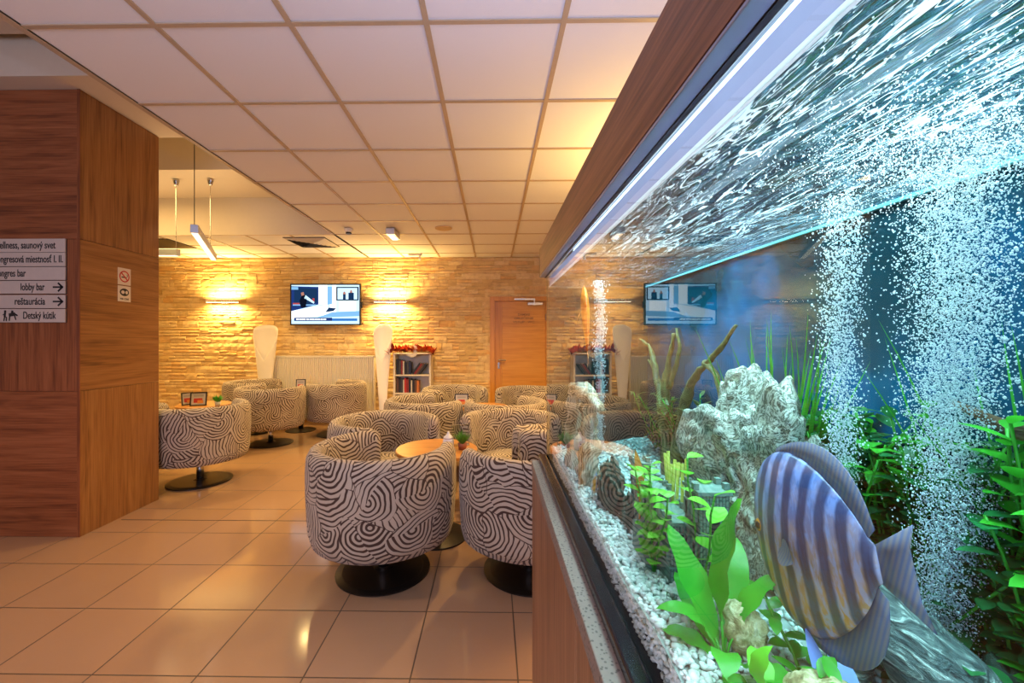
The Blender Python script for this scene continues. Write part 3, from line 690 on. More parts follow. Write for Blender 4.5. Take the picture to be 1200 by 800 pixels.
def make_table(lab):
    t = empty('pedestal_table', (0, 0, 0))
    g = G(); g.lathe([(0.28, 0.595), (0.29, 0.60), (0.29, 0.620), (0.285, 0.625)], 56); g.build('tabletop', M['table_wood'], t)
    g = G(); g.lathe([(0.035, 0.02), (0.035, 0.57), (0.12, 0.594)], 24); g.build('column', M['black'], t, smooth=True)
    g = G(); g.lathe([(0.22, 0), (0.22, 0.01), (0.05, 0.03)], 40); g.build('base', M['disc'], t)
    return t
tp = make_table('')
tl = ['round orange wood table between the four nearest tub chairs', 'round wood table in the middle, hidden among chair backs', 'round table on a dark pedestal before the radiator', 'round wood table behind the chair beside the column']
for i, (p, lb) in enumerate(zip((T1, T2, T3, T4), tl)):
    t = tp if i == 0 else copy_tree(tp)
    t.location = (p[0], p[1], 0); tag(t, lb, 'table', 'round pedestal tables')
# table-top things
TZ = 0.6255
m_glass = N('clear_acrylic'); gl = m_glass.n('BsdfGlossy', {'Roughness': 0.03}); tr = m_glass.n('BsdfTransparent', {0: (0.95, 0.97, 0.96, 1)})
fr = m_glass.n('LayerWeight', {'Blend': 0.25}); ms = m_glass.n('MixShader', {0: fr.outputs['Facing'], 1: tr.outputs[0], 2: gl.outputs[0]}); m_glass.link(ms.outputs[0], m_glass.out.inputs[0]); M['acrylic'] = m_glass.mat
jar = empty('sugar_jar', (-0.315, 2.98, TZ)); tag(jar, 'small white ceramic sugar jar with lid on the nearest table', 'jar')
g = G(); g.lathe([(0.034, 0), (0.040, 0.008), (0.040, 0.062), (0.034, 0.075)], 24); g.build('body', plain('ceramic', (0.82, 0.82, 0.84), 0.2), jar, smooth=True)
g = G(); g.lathe([(0.037, 0.074), (0.034, 0.086), (0.016, 0.100), (0.008, 0.112), (0.01, 0.118), (0.004, 0.124)], 24); g.build('lid', plain('ceramic_lid', (0.8, 0.78, 0.76), 0.25), jar, smooth=True)
g = G(); g.lathe([(0.005, -0.001), (0.005, 0.001)], 12); o = g.build('painted_dot', plain('dot', (0.05, 0.06, 0.2), 0.4), jar); o.rotation_euler = (PI/2, 0, 0); o.location = (0, -0.0405, 0.045)
mgn = plain('table_plant_green', (0.10, 0.30, 0.03), 0.5)
tp_ = empty('potted_plant', (-0.215, 2.97, TZ)); tag(tp_, 'tufty green plant in a small red pot on the nearest table', 'plant')
g = G(); g.lathe([(0.026, 0), (0.034, 0.045), (0.030, 0.045), (0.02, 0.03)], 20); g.build('pot', plain('terracotta', (0.30, 0.09, 0.04), 0.5), tp_, smooth=True)
g = G()
for i in range(160):
    a = rg_.uniform(0, 2*PI); g.leaf((0.01*math.cos(a), 0.01*math.sin(a), 0.04), (math.cos(a)*rg_.uniform(0.1, 1.1), math.sin(a)*rg_.uniform(0.1, 1.1), 1), (math.cos(a), math.sin(a), 0.1), rg_.uniform(0.05, 0.105), 0.005, rg_.uniform(-0.4, 0.4), 4)
g.build('foliage', mgn, tp_)
hd = empty('card_holder', (-0.23, 3.09, TZ)); tag(hd, 'clear upright card holder behind the plant on the nearest table', 'card holder')
g = G(); g.box(-0.075, 0.055, -0.003, 0.003, 0.0, 0.15, 0, Matrix.Rotation(0.3, 4, 'Z')); g.box(-0.075, 0.055, -0.03, 0.03, 0.0, 0.004, 0, Matrix.Rotation(0.3, 4, 'Z')); g.build('panel', M['acrylic'], hd)
g = G()
for a, b in (((-0.075, 0, 0), (-0.075, 0, 0.15)), ((-0.075, 0, 0.15), (0.055, 0, 0.15)), ((0.055, 0, 0.15), (0.055, 0, 0))): g.tube([Matrix.Rotation(0.3, 4, 'Z') @ Vector(a), Matrix.Rotation(0.3, 4, 'Z') @ Vector(b)], 0.0025, 6)
g.build('edge', M['chrome'], hd)
def menu(x, y, rz, lab, w=0.13, h=0.17):
    t = empty('menu_stand', (x, y, TZ), rz); tag(t, lab, 'menu stand', 'framed menu stands on the tables')
    R = Matrix.Rotation(math.radians(-12), 4, 'X')
    g = G(); e = 0.012
    for b in ((-w/2, w/2, 0, e), (-w/2, w/2, h-e, h), (-w/2, -w/2+e, 0, h), (w/2-e, w/2, 0, h)): g.box(b[0], b[1], -0.006, 0.006, b[2], b[3], 0, R)
    g.build('frame', M['black'], t)
    g = G(); g.box(-w/2+e, w/2-e, -0.002, 0.003, e, h-e, 0, R); g.box(-w*0.28, w*0.24, -0.0028, -0.002, h*0.22, h*0.55, 1, R); g.box(-w*0.05, w*0.3, -0.0034, -0.0028, h*0.18, h*0.40, 2, R); g.box(-w*0.3, w*0.3, -0.0028, -0.002, h*0.66, h*0.80, 3, R)
    g.build('card', [plain('menu_paper', (0.50, 0.46, 0.44), 0.5), plain('menu_red', (0.5, 0.04, 0.03), 0.5), plain('menu_orange', (0.65, 0.25, 0.05), 0.5), plain('menu_grey', (0.35, 0.32, 0.34), 0.5)], t)
    g = G(); g.box(-w*0.25, w*0.25, 0.006, 0.05, 0, 0.004); g.build('foot', M['black'], t)
    return t
menu(-3.46, 4.88, 0.35, 'black framed menu with a red dish picture behind the chair beside the column', 0.17, 0.16)
menu(-3.62, 4.93, 0.9, 'pale menu card standing left of the black framed menu', 0.12, 0.15)
menu(-0.36, 4.85, 0.1, 'black framed menu on the middle table before the stone wall', 0.16, 0.15)
menu(-2.95, 6.40, 0.2, 'black framed menu on the table before the radiator', 0.14, 0.17)
gp = empty('potted_plant', (-3.24, 4.90, TZ)); tag(gp, 'small bright green plant right of the menu behind the column chair', 'plant')
g = G(); g.lathe([(0.026, 0), (0.034, 0.045), (0.030, 0.045), (0.02, 0.03)], 20); g.build('pot', M['white'], gp, smooth=True)
g = G()
for i in range(90):
    a = rg_.uniform(0, 2*PI); g.leaf((0, 0, 0.04), (math.cos(a), math.sin(a), rg_.uniform(0.4, 1.4)), (math.cos(a), math.sin(a), 0.1), rg_.uniform(0.05, 0.11), 0.012, rg_.uniform(-0.1, 0.6), 4)
g.build('foliage', plain('bright_green', (0.08, 0.42, 0.04), 0.5), gp)

# ------------------------------------------------------------------ AQUARIUM (world coords; cam at 0,0,1.4)
def Z(a): return CAMZ+a
GX, RX, YE, YN = 0.150, 0.425, 1.17, -0.55
WL = Z(0.147); GB = Z(-0.288)
cab = empty('aquarium_cabinet', (0.40, 0.31, 0)); tag(cab, 'brown wooden cabinet with stone worktop edge carrying the aquarium', 'cabinet')
def P(g, name, mats, root, **k):
    L = Vector(root.location); g.v = [tuple(Vector(v)-L) for v in g.v]; return g.build(name, mats, root, **k)
g = G()
ys = [YE, 0.56, -0.05, YN]
for a, b in zip(ys, ys[1:]): g.box(0.110, 0.125, b+0.0012, a-0.0012, 0.02, Z(-0.365))
g.box(0.112, 0.70, YE-0.018, YE-0.001, 0.02, Z(-0.365)); g.box(0.126, 0.70, YN, YE-0.02, 0.02, Z(-0.366))
P(g, 'body', M['cab_wood'], cab)
m = N('terrazzo'); v = m.coord(); vo = m.n('TexVoronoi', {'Vector': v, 'Scale': 190}); nz = m.noise(v, 220, 2)
sp = m.ramp(vo.outputs['Distance'], [(0.22, (0.04, 0.03, 0.025)), (0.36, (0.22, 0.17, 0.14))]); m.pbr(m.mix(m.math('MULTIPLY', nz.outputs[0], 0.5), sp, (0.28, 0.22, 0.18)), 0.6); M['terrazzo'] = m.mat
g = G(); g.box(0.108, 0.70, YN, YE+0.002, Z(-0.364), Z(-0.335)); P(g, 'worktop', M['terrazzo'], cab, bevel=0.0015)

AQ = empty('aquarium', (0.285, 0.31, Z(-0.335))); tag(AQ, 'large lit aquarium in dark frame with wooden hood filling the right side', 'aquarium')
g = G(); g.box(0.129, 0.1485, YN, YE, Z(-0.3345), Z(-0.318)); g.box(0.44, 0.46, YN, YE, Z(-0.3345), Z(-0.32)); g.box(0.129, 0.46, YE, YE+0.012, Z(-0.3345), Z(-0.32))
P(g, 'base_frame', plain('glossy_black_trim', (0.006, 0.007, 0.012), 0.12), AQ, bevel=0.003)
# glass: front sheet and far end sheet, real 6 mm panes
m = N('aquarium_glass')
lw = m.n('NewGeometry'); dt = m.n('VectorMath', {0: lw.outputs['Normal'], 1: lw.outputs['Incoming']}, operation='DOT_PRODUCT').outputs['Value']
cs = m.math('ABSOLUTE', dt); r5 = m.math('POWER', m.math('SUBTRACT', 1.0, cs), 4.9)
R1 = m.math('MULTIPLY_ADD', r5, 0.97, 0.014); R2 = m.math('DIVIDE', m.math('MULTIPLY', R1, 2.0), m.math('ADD', 1.0, R1))
R2 = m.math('MULTIPLY', R2, m.math('SUBTRACT', 1.0, lw.outputs['Backfacing']))
gl = m.n('BsdfGlossy', {'Color': (1, 1, 1, 1), 'Roughness': 0.0}); tr = m.n('BsdfTransparent', {0: (0.985, 1, 0.995, 1)})
ms = m.n('MixShader', {0: R2, 1: tr.outputs[0], 2: gl.outputs[0]}); m.link(ms.outputs[0], m.out.inputs[0]); M['glass'] = m.mat
g = G(); g.box(GX, GX+0.004, YN, YE, Z(-0.3345), Z(0.172)); P(g, 'front_glass', M['glass'], AQ)
g = G(); g.box(GX, GX+0.004, YE, YE+0.0015, Z(-0.3345), Z(0.172)); P(g, 'silicone_seam', M['black'], AQ)
# rear and far end panels (dark blue film behind glass)
m = N('blue_backing'); v = m.coord(); nz = m.noise(v, 3.0, 4, 0.6)
c = m.ramp(nz.outputs[0], [(0.35, (0.001, 0.018, 0.024)), (0.5, (0.002, 0.045, 0.07)), (0.66, (0.004, 0.12, 0.30))])
m.pbr(c, 0.03, 0, None, **{'Specular IOR Level': 0.6}); M['dark_sheet'] = m.mat
g = G(); g.box(RX, RX+0.006, YN, YE, Z(-0.3345), Z(0.172)); P(g, 'rear_panel', M['dark_sheet'], AQ)
m = N('end_backing'); v = m.coord(); nz = m.noise(v, 8.0, 4, 0.6); c = m.ramp(nz.outputs[0], [(0.35, (0.010, 0.018, 0.018)), (0.7, (0.03, 0.045, 0.035))]); m.pbr(c, 0.3)
g = G(); g.box(GX+0.0045, RX, YE-0.006, YE, Z(-0.3345), Z(0.172)); g.box(GX+0.0045, RX, YN, YN+0.006, Z(-0.3345), Z(0.172)); P(g, 'end_panel', m.mat, AQ)
g = G(); g.box(GX+0.0045, RX-0.0005, YN+0.007, YE-0.007, Z(-0.334), Z(-0.330)); P(g, 'bottom_panel', M['black'], AQ)
# hood
g = G(); g.box(0.130, 0.136, YN, YE, Z(0.176), Z(0.252)); g.box(0.130, 0.47, YE-0.008, YE, Z(0.1745), Z(0.252)); P(g, 'hood_fascia', M['fascia_wood'], AQ)
g = G(); g.box(0.1365, 0.47, YN, YE-0.009, Z(0.243), Z(0.251)); g.box(0.45, 0.47, YN, YE-0.009, Z(0.173), Z(0.242)); P(g, 'hood_lid', plain('hood_inside', (0.10, 0.12, 0.16), 0.6), AQ)
g = G(); g.box(0.1305, 0.1445, YN, YE, Z(0.1725), Z(0.1755)); P(g, 'aluminium_trim', plain('bluelit_aluminium', (0.35, 0.42, 0.62), 0.35, 0.5), AQ, bevel=0.0008)  # blue of the tank light is put into the trim's base colour
g = G(); g.box(0.1445, 0.1495, YN, YE, Z(0.1715), Z(0.1755)); P(g, 'gap_strip', M['black'], AQ)  # black strip filling the gap between trim and glass
for xx in (0.22, 0.35):
    g = G(); g.tube([(xx, YN+0.05, Z(0.238)), (xx, YE-0.05, Z(0.238))], 0.006, 10); P(g, 'light_tube', M['aqua_tube'], AQ)
m = N('waterline_streak_cyan'); b = m.pbr((0.25, 0.75, 0.85), 0.15); M['waterline_streak'] = m.mat
g = G(); g.box(RX-0.006, RX-0.001, YN+0.01, YE-0.01, WL-0.004, WL-0.0005); P(g, 'rear_waterline_strip', M['waterline_streak'], AQ)  # cyan strip painting the bright streak along the rear waterline
m = N('meniscus_white'); tl_ = m.n('BsdfTranslucent', {0: (0.95, 0.98, 1.0, 1)}); m.link(tl_.outputs[0], m.out.inputs[0]); emis_t = m.mat
g = G(); g.box(GX+0.0045, GX+0.0068, YN+0.01, YE-0.01, WL-0.0025, WL+0.0015); P(g, 'front_waterline', emis_t, AQ)
# lavender sheet above the water, its colour imitating the lit hood interior
g = G(); g.box(GX+0.0055, GX+0.0065, YN+0.01, YE-0.01, WL+0.002, Z(0.171)); 
m = N('lit_gap_sheet'); tl_ = m.n('BsdfTranslucent', {0: (0.38, 0.41, 0.52, 1)}); df = m.n('BsdfDiffuse', {0: (0.38, 0.4, 0.52, 1)}); ms = m.n('MixShader', {0: 0.4, 1: tl_.outputs[0], 2: df.outputs[0]}); m.link(ms.outputs[0], m.out.inputs[0])
P(g, 'lit_gap_sheet', m.mat, AQ)
# water body (absorbing) and its moving surface
m = N('water_body'); tr = m.n('BsdfTransparent', {0: (1, 1, 1, 1)}); ab = m.n('VolumeAbsorption', {0: (0.28, 0.88, 0.96, 1), 'Density': 1.5}); m.link(tr.outputs[0], m.out.inputs[0]); m.link(ab.outputs[0], m.out.inputs[1])
g = G(); g.box(GX+0.0075, RX-0.001, YN+0.008, YE-0.008, Z(-0.3295), WL-0.006); P(g, 'water', m.mat, AQ)
m = N('water_surface')
geo = m.n('NewGeometry'); v = m.coord('Object', rot=(0, 0, math.radians(-14)), scale=(1, 0.16, 1))
n1 = m.noise(v, 48, 3, 0.6, 0.9); n2 = m.noise(v, 95, 3, 0.6, 1.4)
big = m.noise(m.coord('Object', scale=(1, 0.6, 1)), 9, 3, 0.6)
l1 = m.math('ABSOLUTE', m.math('SUBTRACT', n1.outputs[0], 0.5)); l2 = m.math('ABSOLUTE', m.math('SUBTRACT', n2.outputs[0], 0.5))
ln = m.math('MINIMUM', l1, m.math('MULTIPLY', l2, 1.3))
# foam is thick over the airstones near the viewer's end and thins with distance
sep = m.n('SeparateXYZ', {0: geo.outputs['Position']})
den = m.n('MapRange', {0: sep.outputs[1], 1: 0.10, 2: 0.95, 3: 0.026, 4: 0.005}).outputs[0]
den = m.math('MULTIPLY', den, m.n('MapRange', {0: big.outputs[0], 1: 0.35, 2: 0.62, 3: 0.15, 4: 1.35}).outputs[0])
foam = m.math('SUBTRACT', 1.0, m.n('MapRange', {0: ln, 1: m.math('MULTIPLY', den, 0.5), 2: den, 3: 0.0, 4: 1.0}).outputs[0])
bmp = m.bump(m.math('ADD', n1.outputs[0], m.math('MULTIPLY', n2.outputs[0], 0.5)), 0.8, 0.02)
dt = m.math('ABSOLUTE', m.n('VectorMath', {0: geo.outputs['Normal'], 1: geo.outputs['Incoming']}, operation='DOT_PRODUCT').outputs['Value'])
tir = m.n('MapRange', {0: dt, 1: 0.60, 2: 0.72, 3: 0.96, 4: 0.06}).outputs[0]
gl = m.n('BsdfGlossy', {'Color': (0.16, 0.36, 0.46, 1), 'Roughness': 0.06, 'Normal': bmp}); tr = m.n('BsdfTransparent')  # dark teal glossy tint dims the mirrored tank by colour
w_ = m.n('MixShader', {0: tir, 1: tr.outputs[0], 2: gl.outputs[0]})
fd = m.n('BsdfTranslucent', {0: (0.15, 0.18, 0.20, 1)}); fd2 = m.n('BsdfDiffuse', {0: (0.7, 0.8, 0.9, 1)}); fm = m.n('MixShader', {0: 0.3, 1: fd.outputs[0], 2: fd2.outputs[0]})
ms = m.n('MixShader', {0: foam, 1: w_.outputs[0], 2: fm.outputs[0]}); m.link(ms.outputs[0], m.out.inputs[0])
g = G(); nx, ny = 26, 150; vs = []
for j in range(ny+1):
    for i in range(nx+1):
        x = GX+0.0078+(RX-0.002-GX-0.0078)*i/nx; y = YN+0.01+(YE-YN-0.02)*j/ny
        vs.append((x, y, WL+noise.noise((x*22+y*5, y*9, 0))*0.0035*(0 if i in (0, nx) else 1)))
g.add(vs, [(j*(nx+1)+i, j*(nx+1)+i+1, (j+1)*(nx+1)+i+1, (j+1)*(nx+1)+i) for j in range(ny) for i in range(nx)])
P(g, 'water_surface', m.mat, AQ, smooth=True)

# gravel
m = N('gravel_pebbles'); at = m.n('Attribute', attribute_name='tone'); c = m.ramp(at.outputs['Fac'], [(0.0, (0.16, 0.20, 0.18)), (0.12, (0.50, 0.56, 0.50)), (0.5, (0.80, 0.86, 0.80)), (1.0, (0.92, 0.95, 0.92))]); m.pbr(c, 0.6); M['gravel'] = m.mat
def ico(sub=1):
    bm = bmesh.new(); bmesh.ops.create_icosphere(bm, subdivisions=sub, radius=1); vs = [v.co.copy() for v in bm.verts]; fs = [tuple(v.index for v in f.verts) for f in bm.faces]; bm.free(); return vs, fs
I1, I2 = ico(1), ico(2)
def gz(x, y): return GB + 0.010*noise.noise((x*9, y*7, 3)) + max(0, (x-GX-0.05))*0.10
g = G(); tones = []; rr = random.Random(2)
nx, ny = 14, 70; vs = []
for j in range(ny+1):
    for i in range(nx+1):
        x = GX+0.009+(RX-0.003-GX-0.009)*i/nx; y = YN+0.03+(YE-YN-0.045)*j/ny; vs.append((x, y, gz(x, y)-0.004))
g.add(vs, [(j*(nx+1)+i, j*(nx+1)+i+1, (j+1)*(nx+1)+i+1, (j+1)*(nx+1)+i) for j in range(ny) for i in range(nx)]); tones += [0.06]*(nx*ny)
def pebble(x, y, z, r):
    vs, fs = I1; R = Matrix.Rotation(rr.uniform(0, 6), 3, 'Z') @ Matrix.Rotation(rr.uniform(-0.6, 0.6), 3, 'X'); a, b, c = r*rr.uniform(0.8, 1.35), r*rr.uniform(0.7, 1.0), r*rr.uniform(0.5, 0.8)
    g.add([(R @ Vector((v.x*a, v.y*b, v.z*c)))+Vector((x, y, z)) for v in vs], fs); tones.extend([rr.random()]*len(fs))
for i in range(7500):
    y = 0.16+(rr.random()**1.15)*0.98; x = rr.uniform(GX+0.013, RX-0.01) if rr.random() < 0.45 else rr.uniform(GX+0.013, GX+0.13)
    pebble(x, y, gz(x, y)+rr.uniform(-0.002, 0.002), rr.uniform(0.0022, 0.0052))
for i in range(2600):   # against the front glass
    y = 0.16+rr.random()*0.98; pebble(GX+0.0125+rr.random()*0.002, y, rr.uniform(Z(-0.327), gz(GX, y)), rr.uniform(0.0022, 0.0038))
gv = g.build('gravel', M['gravel'], smooth=True)
a_ = gv.data.attributes.new('tone', 'FLOAT', 'FACE'); a_.data.foreach_set('value', tones)
tag(gv, 'pale aquarium gravel covering the tank floor', 'gravel', kind='stuff')

# bubbles
m = N('air_bubbles'); tl_ = m.n('BsdfTranslucent', {0: (0.9, 0.97, 1, 1)}); df = m.n('BsdfDiffuse', {0: (0.9, 0.97, 1, 1)}); gl = m.n('BsdfGlossy', {'Roughness': 0.1})
ms = m.n('MixShader', {0: 0.5, 1: tl_.outputs[0], 2: df.outputs[0]}); ms2 = m.n('MixShader', {0: 0.15, 1: ms.outputs[0], 2: gl.outputs[0]})
tr = m.n('BsdfTransparent'); ms3 = m.n('MixShader', {0: 0.78, 1: tr.outputs[0], 2: ms2.outputs[0]}); m.link(ms3.outputs[0], m.out.inputs[0]); M['bubble'] = m.mat
def bubbles(lab, cx, cy, z0, z1, w0, w1, n, r0, r1, drift, seed, xlim=(GX+0.012, RX-0.006)):
    g = G(); q_ = random.Random(seed)
    for i in range(n):
        t = q_.random(); z = z0+(z1-z0)*t; w = w0+(w1-w0)*t
        ph = 0.006*math.sin(z*38+seed)
        x = cx+q_.gauss(0, w)+ph*0.6; y = cy+q_.gauss(0, w)+drift*t+ph
        x = min(max(x, xlim[0]), xlim[1])
        r = q_.uniform(r0, r1)*(1 if q_.random() > 0.06 else 1.7)
        vs, fs = I1; g.add([(x+v.x*r, y+v.y*r, z+v.z*r*1.25) for v in vs], fs)
    o = g.build('bubbles', M['bubble'], smooth=True); tag(o, lab, 'bubbles', kind='stuff'); return o
bubbles('broad white curtain of air bubbles rising near the right edge', 0.375, 0.355, GB+0.004, WL-0.004, 0.008, 0.018, 30000, 0.00022, 0.00066, -0.012, 1)
bubbles('narrow sparkling column of air bubbles left of the broad curtain', 0.340, 0.415, GB+0.004, WL-0.004, 0.0045, 0.010, 9000, 0.00025, 0.0008, 0.0, 5)
bubbles('thin distant column of air bubbles by the driftwood stump', 0.262, 1.03, GB+0.004, WL-0.004, 0.004, 0.007, 3500, 0.0008, 0.0018, 0.0, 9)
bubbles('loose scattered bubbles drifting over the blue back at the right edge', 0.40, 0.30, Z(-0.05), WL-0.004, 0.02, 0.035, 700, 0.0004, 0.0011, 0.0, 12)
# spread foam bubbles below the surface by the airstones
bubbles('churning bubbles gathered under the water surface above the curtain', 0.30, 0.27, WL-0.035, WL-0.003, 0.03, 0.06, 6000, 0.0002, 0.0005, 0.0, 15)

# rocks
def rockmat(name, cols, sc=30, dist=1.5):
    m = N(name); v = m.coord(); n1 = m.noise(v, sc, 5, 0.65, dist); n2 = m.noise(v, sc*3, 3, 0.6)
    f = m.math('ADD', m.math('MULTIPLY', n1.outputs[0], 0.8), m.math('MULTIPLY', n2.outputs[0], 0.2)); st = [(0.30+0.4*i/(len(cols)-1), c) for i, c in enumerate(cols)]
    m.pbr(m.ramp(f, st), 0.6, 0, m.bump(f, 0.8, 0.006)); return m.mat
def rock(name, c, s, mat, lab, amp=0.35, fr=2.2, seed=0, sub=5, rot=0, ridge=0.0, cat='rock', group=None):
    bm = bmesh.new(); bmesh.ops.create_icosphere(bm, subdivisions=sub, radius=1)
    for v in bm.verts:
        p = v.co.copy(); d = noise.noise(p*fr+Vector((seed, 0, 0)))*amp + noise.noise(p*fr*2.6+Vector((seed, 5, 0)))*amp*0.45
        if ridge: d -= ridge*max(0, 0.22-abs(noise.noise(p*fr*2.2+Vector((0, seed, 9)))))*2.0; d += noise.noise(p*fr*6)*amp*0.12
        v.co = p*(1+d)
    for v in bm.verts: v.co = Vector((v.co.x*s[0], v.co.y*s[1], v.co.z*s[2]))
    me = bpy.data.meshes.new(name); bm.to_mesh(me); bm.free(); me.materials.append(mat)
    for p in me.polygons: p.use_smooth = True
    o = bpy.data.objects.new(name, me); COL.objects.link(o); o.location = c; o.rotation_euler = (0, 0, rot); tag(o, lab, cat, group); return o
m_holey = rockmat('holey_white_rock', [(0.005, 0.01, 0.004), (0.26, 0.26, 0.17), (0.01, 0.015, 0.006), (0.52, 0.52, 0.42), (0.03, 0.04, 0.015), (0.66, 0.67, 0.58), (0.015, 0.02, 0.008), (0.35, 0.35, 0.26)], 30, 2.0)  # mottled stone; darkest stops also paint shaded crevices into the colour
def solid(name, pts, mat, lab):
    pass
rock('holey_rock', (0.335, 0.545, Z(-0.185)), (0.062, 0.10, 0.135), m_holey, 'large pale pitted rock piled behind the green leaves', 0.42, 1.5, 3, 6, 0.1, 0.22)
rock('holey_rock', (0.345, 0.475, Z(-0.225)), (0.05, 0.06, 0.10), m_holey, 'dark mossy lower rock leaning on the pale pitted rock', 0.4, 1.6, 8, 5, 0, 0.3)
m_yel = rockmat('yellow_rock', [(0.10, 0.08, 0.03), (0.40, 0.33, 0.14), (0.70, 0.62, 0.36), (0.85, 0.82, 0.62)], 70, 1.2)
rock('mossy_rock', (0.235, 0.285, Z(-0.272)), (0.036, 0.042, 0.034), m_yel, 'yellowish rock under the striped fish at the bottom edge', 0.25, 1.6, 4, 5, 0, 0.2)
rock('mossy_rock', (0.228, 0.385, Z(-0.262)), (0.017, 0.020, 0.022), m_yel, 'small yellow speckled stone between the broad green leaves', 0.25, 2.0, 5, 4, 0, 0.2)
m_dk = rockmat('dark_rock', [(0.005, 0.02, 0.012), (0.012, 0.045, 0.025), (0.02, 0.06, 0.04), (0.06, 0.13, 0.08)], 60, 1.5)
for i, (x, y, z, s_, lb) in enumerate([(0.205, 0.735, -0.262, (0.020, 0.055, 0.052), 'dark green craggy rock behind the small white fish'), (0.215, 0.655, -0.275, (0.014, 0.035, 0.030), 'low dark rock at the foot of the ruined castle'),
     (0.385, 0.29, -0.270, (0.028, 0.05, 0.032), 'dark mossy rock in the corner below the bubble curtain')]):
    rock('dark_rock', (x, y, Z(z)), s_, m_dk, lb, 0.35, 2.0, 11+i, 5, 0, 0.6)
# driftwood
def logmat(name, cols, sc=(60, 60, 7)):
    m = N(name); v = m.coord('Object', scale=sc); n1 = m.noise(v, 1, 5, 0.65, 1.0); st = [(0.32+0.36*i/(len(cols)-1), c) for i, c in enumerate(cols)]
    m.pbr(m.ramp(n1.outputs[0], st), 0.65, 0, m.bump(n1.outputs[0], 1.0, 0.006)); return m.mat
m_stump = logmat('stump_bark', [(0.05, 0.03, 0.015), (0.30, 0.24, 0.14), (0.60, 0.54, 0.40), (0.80, 0.76, 0.62)])
ST = empty('driftwood_stump', (0.19, 0.84, GB)); tag(ST, 'pale weathered driftwood stump standing at the far left of the tank', 'driftwood')
def wob(pts, rad, n, mat, name, root, amp=0.25, res=14):
    # resample, add roughness
    P_ = [Vector(p) for p in pts]; out = []; ro = []
    for i in range(len(P_)-1):
        for k in range(res): t = k/res; out.append(P_[i].lerp(P_[i+1], t)); ro.append(rad[i]*(1-t)+rad[i+1]*t)
    out.append(P_[-1]); ro.append(rad[-1])
    for _ in range(6):
        out = [out[0]]+[(out[i-1]+out[i]*2+out[i+1])/4 for i in range(1, len(out)-1)]+[out[-1]]
    g = G(); g.tube(out, ro, n)
    g.v = [tuple(Vector(v)+Vector((noise.noise(Vector(v)*60), noise.noise(Vector(v)*60+Vector((9, 0, 0))), noise.noise(Vector(v)*50+Vector((0, 9, 0)))))*amp*rad[0]) for v in g.v]
    return g.build(name, mat, root, smooth=True)
wob([(0, 0, -0.01), (0.002, -0.005, 0.09), (0, 0.0, 0.155)], [0.020, 0.017, 0.013], 16, m_stump, 'trunk', ST, 0.6)
wob([(-0.008, 0.10, -0.01), (-0.010, 0.10, 0.10), (-0.006, 0.09, 0.18)], [0.020, 0.017, 0.014], 14, m_stump, 'side_trunk', ST, 0.5)
wob([(-0.012, 0.11, 0.185), (0.002, 0.04, 0.182), (0.016, -0.045, 0.155)], [0.006, 0.020, 0.007], 12, m_stump, 'leaning_cap', ST, 0.5)
m_br = logmat('branch_wood', [(0.03, 0.03, 0.008), (0.12, 0.11, 0.025), (0.24, 0.20, 0.06)], (40, 40, 20))
BR = empty('driftwood_branches', (0.36, 0.86, GB)); tag(BR, 'olive brown antler-like driftwood branches behind the stump', 'driftwood')
for k, (pts, rad) in enumerate([([(0, 0, 0), (0, 0.02, 0.12), (0.0, 0.02, 0.20), (0.0, -0.02, 0.30)], [0.014, 0.011, 0.007, 0.004]), ([(0, 0.0, 0.10), (0, 0.06, 0.19), (0, 0.10, 0.27), (0, 0.17, 0.29)], [0.010, 0.008, 0.005, 0.002]),
     ([(0, -0.02, 0.02), (0, -0.05, 0.14), (0, -0.10, 0.22), (0, -0.16, 0.255)], [0.012, 0.009, 0.007, 0.004]), ([(0, -0.14, 0.25), (0, -0.18, 0.235), (0, -0.20, 0.17), (0, -0.215, 0.15)], [0.006, 0.005, 0.004, 0.002]),
     ([(0.0, -0.15, 0.25), (0.0, -0.20, 0.28), (0.0, -0.235, 0.31)], [0.005, 0.004, 0.002]), ([(0, 0.02, 0.06), (0, -0.13, 0.10), (0, -0.20, 0.17), (0, -0.25, 0.21)], [0.010, 0.007, 0.004, 0.002]),
     ([(0.01, 0.03, 0.05), (0.01, 0.07, 0.10), (0.01, 0.09, 0.21), (0.01, 0.14, 0.24)], [0.008, 0.006, 0.004, 0.002]), ([(0, 0.0, 0.19), (0, -0.05, 0.27), (0, -0.03, 0.31)], [0.006, 0.004, 0.002])]):
    wob(pts, rad, 9, m_br, 'branch', BR, 0.4, 8)
m_lg = logmat('striped_log', [(0.006, 0.010, 0.012), (0.03, 0.05, 0.05), (0.10, 0.13, 0.12), (0.50, 0.54, 0.48)], (110, 28, 190))
LG = empty('driftwood_log', (0.318, 0.335, GB)); tag(LG, 'grey and white streaked log sloping down in the lower right corner', 'driftwood')
wob([(-0.005, 0.045, 0.078), (0.0, 0.005, 0.060), (0.003, -0.035, 0.044), (0.003, -0.07, 0.022)], [0.011, 0.024, 0.029, 0.024], 22, m_lg, 'trunk', LG, 0.35)
wob([(-0.012, 0.01, 0.05), (-0.022, 0.012, 0.02), (-0.026, 0.008, -0.01)], [0.012, 0.012, 0.014], 12, m_lg, 'root', LG, 0.35)
m_bt = logmat('brown_root', [(0.04, 0.02, 0.01), (0.16, 0.08, 0.03), (0.36, 0.22, 0.10)], (50, 12, 50))
RT = empty('driftwood_root', (0.40, 0.33, Z(-0.08))); tag(RT, 'brown bare root crossing the green plants at the right edge', 'driftwood')
wob([(0, 0.04, 0.025), (-0.002, 0.0, 0.012), (0, -0.05, -0.002)], [0.003, 0.006, 0.005], 10, m_bt, 'root', RT, 0.4)
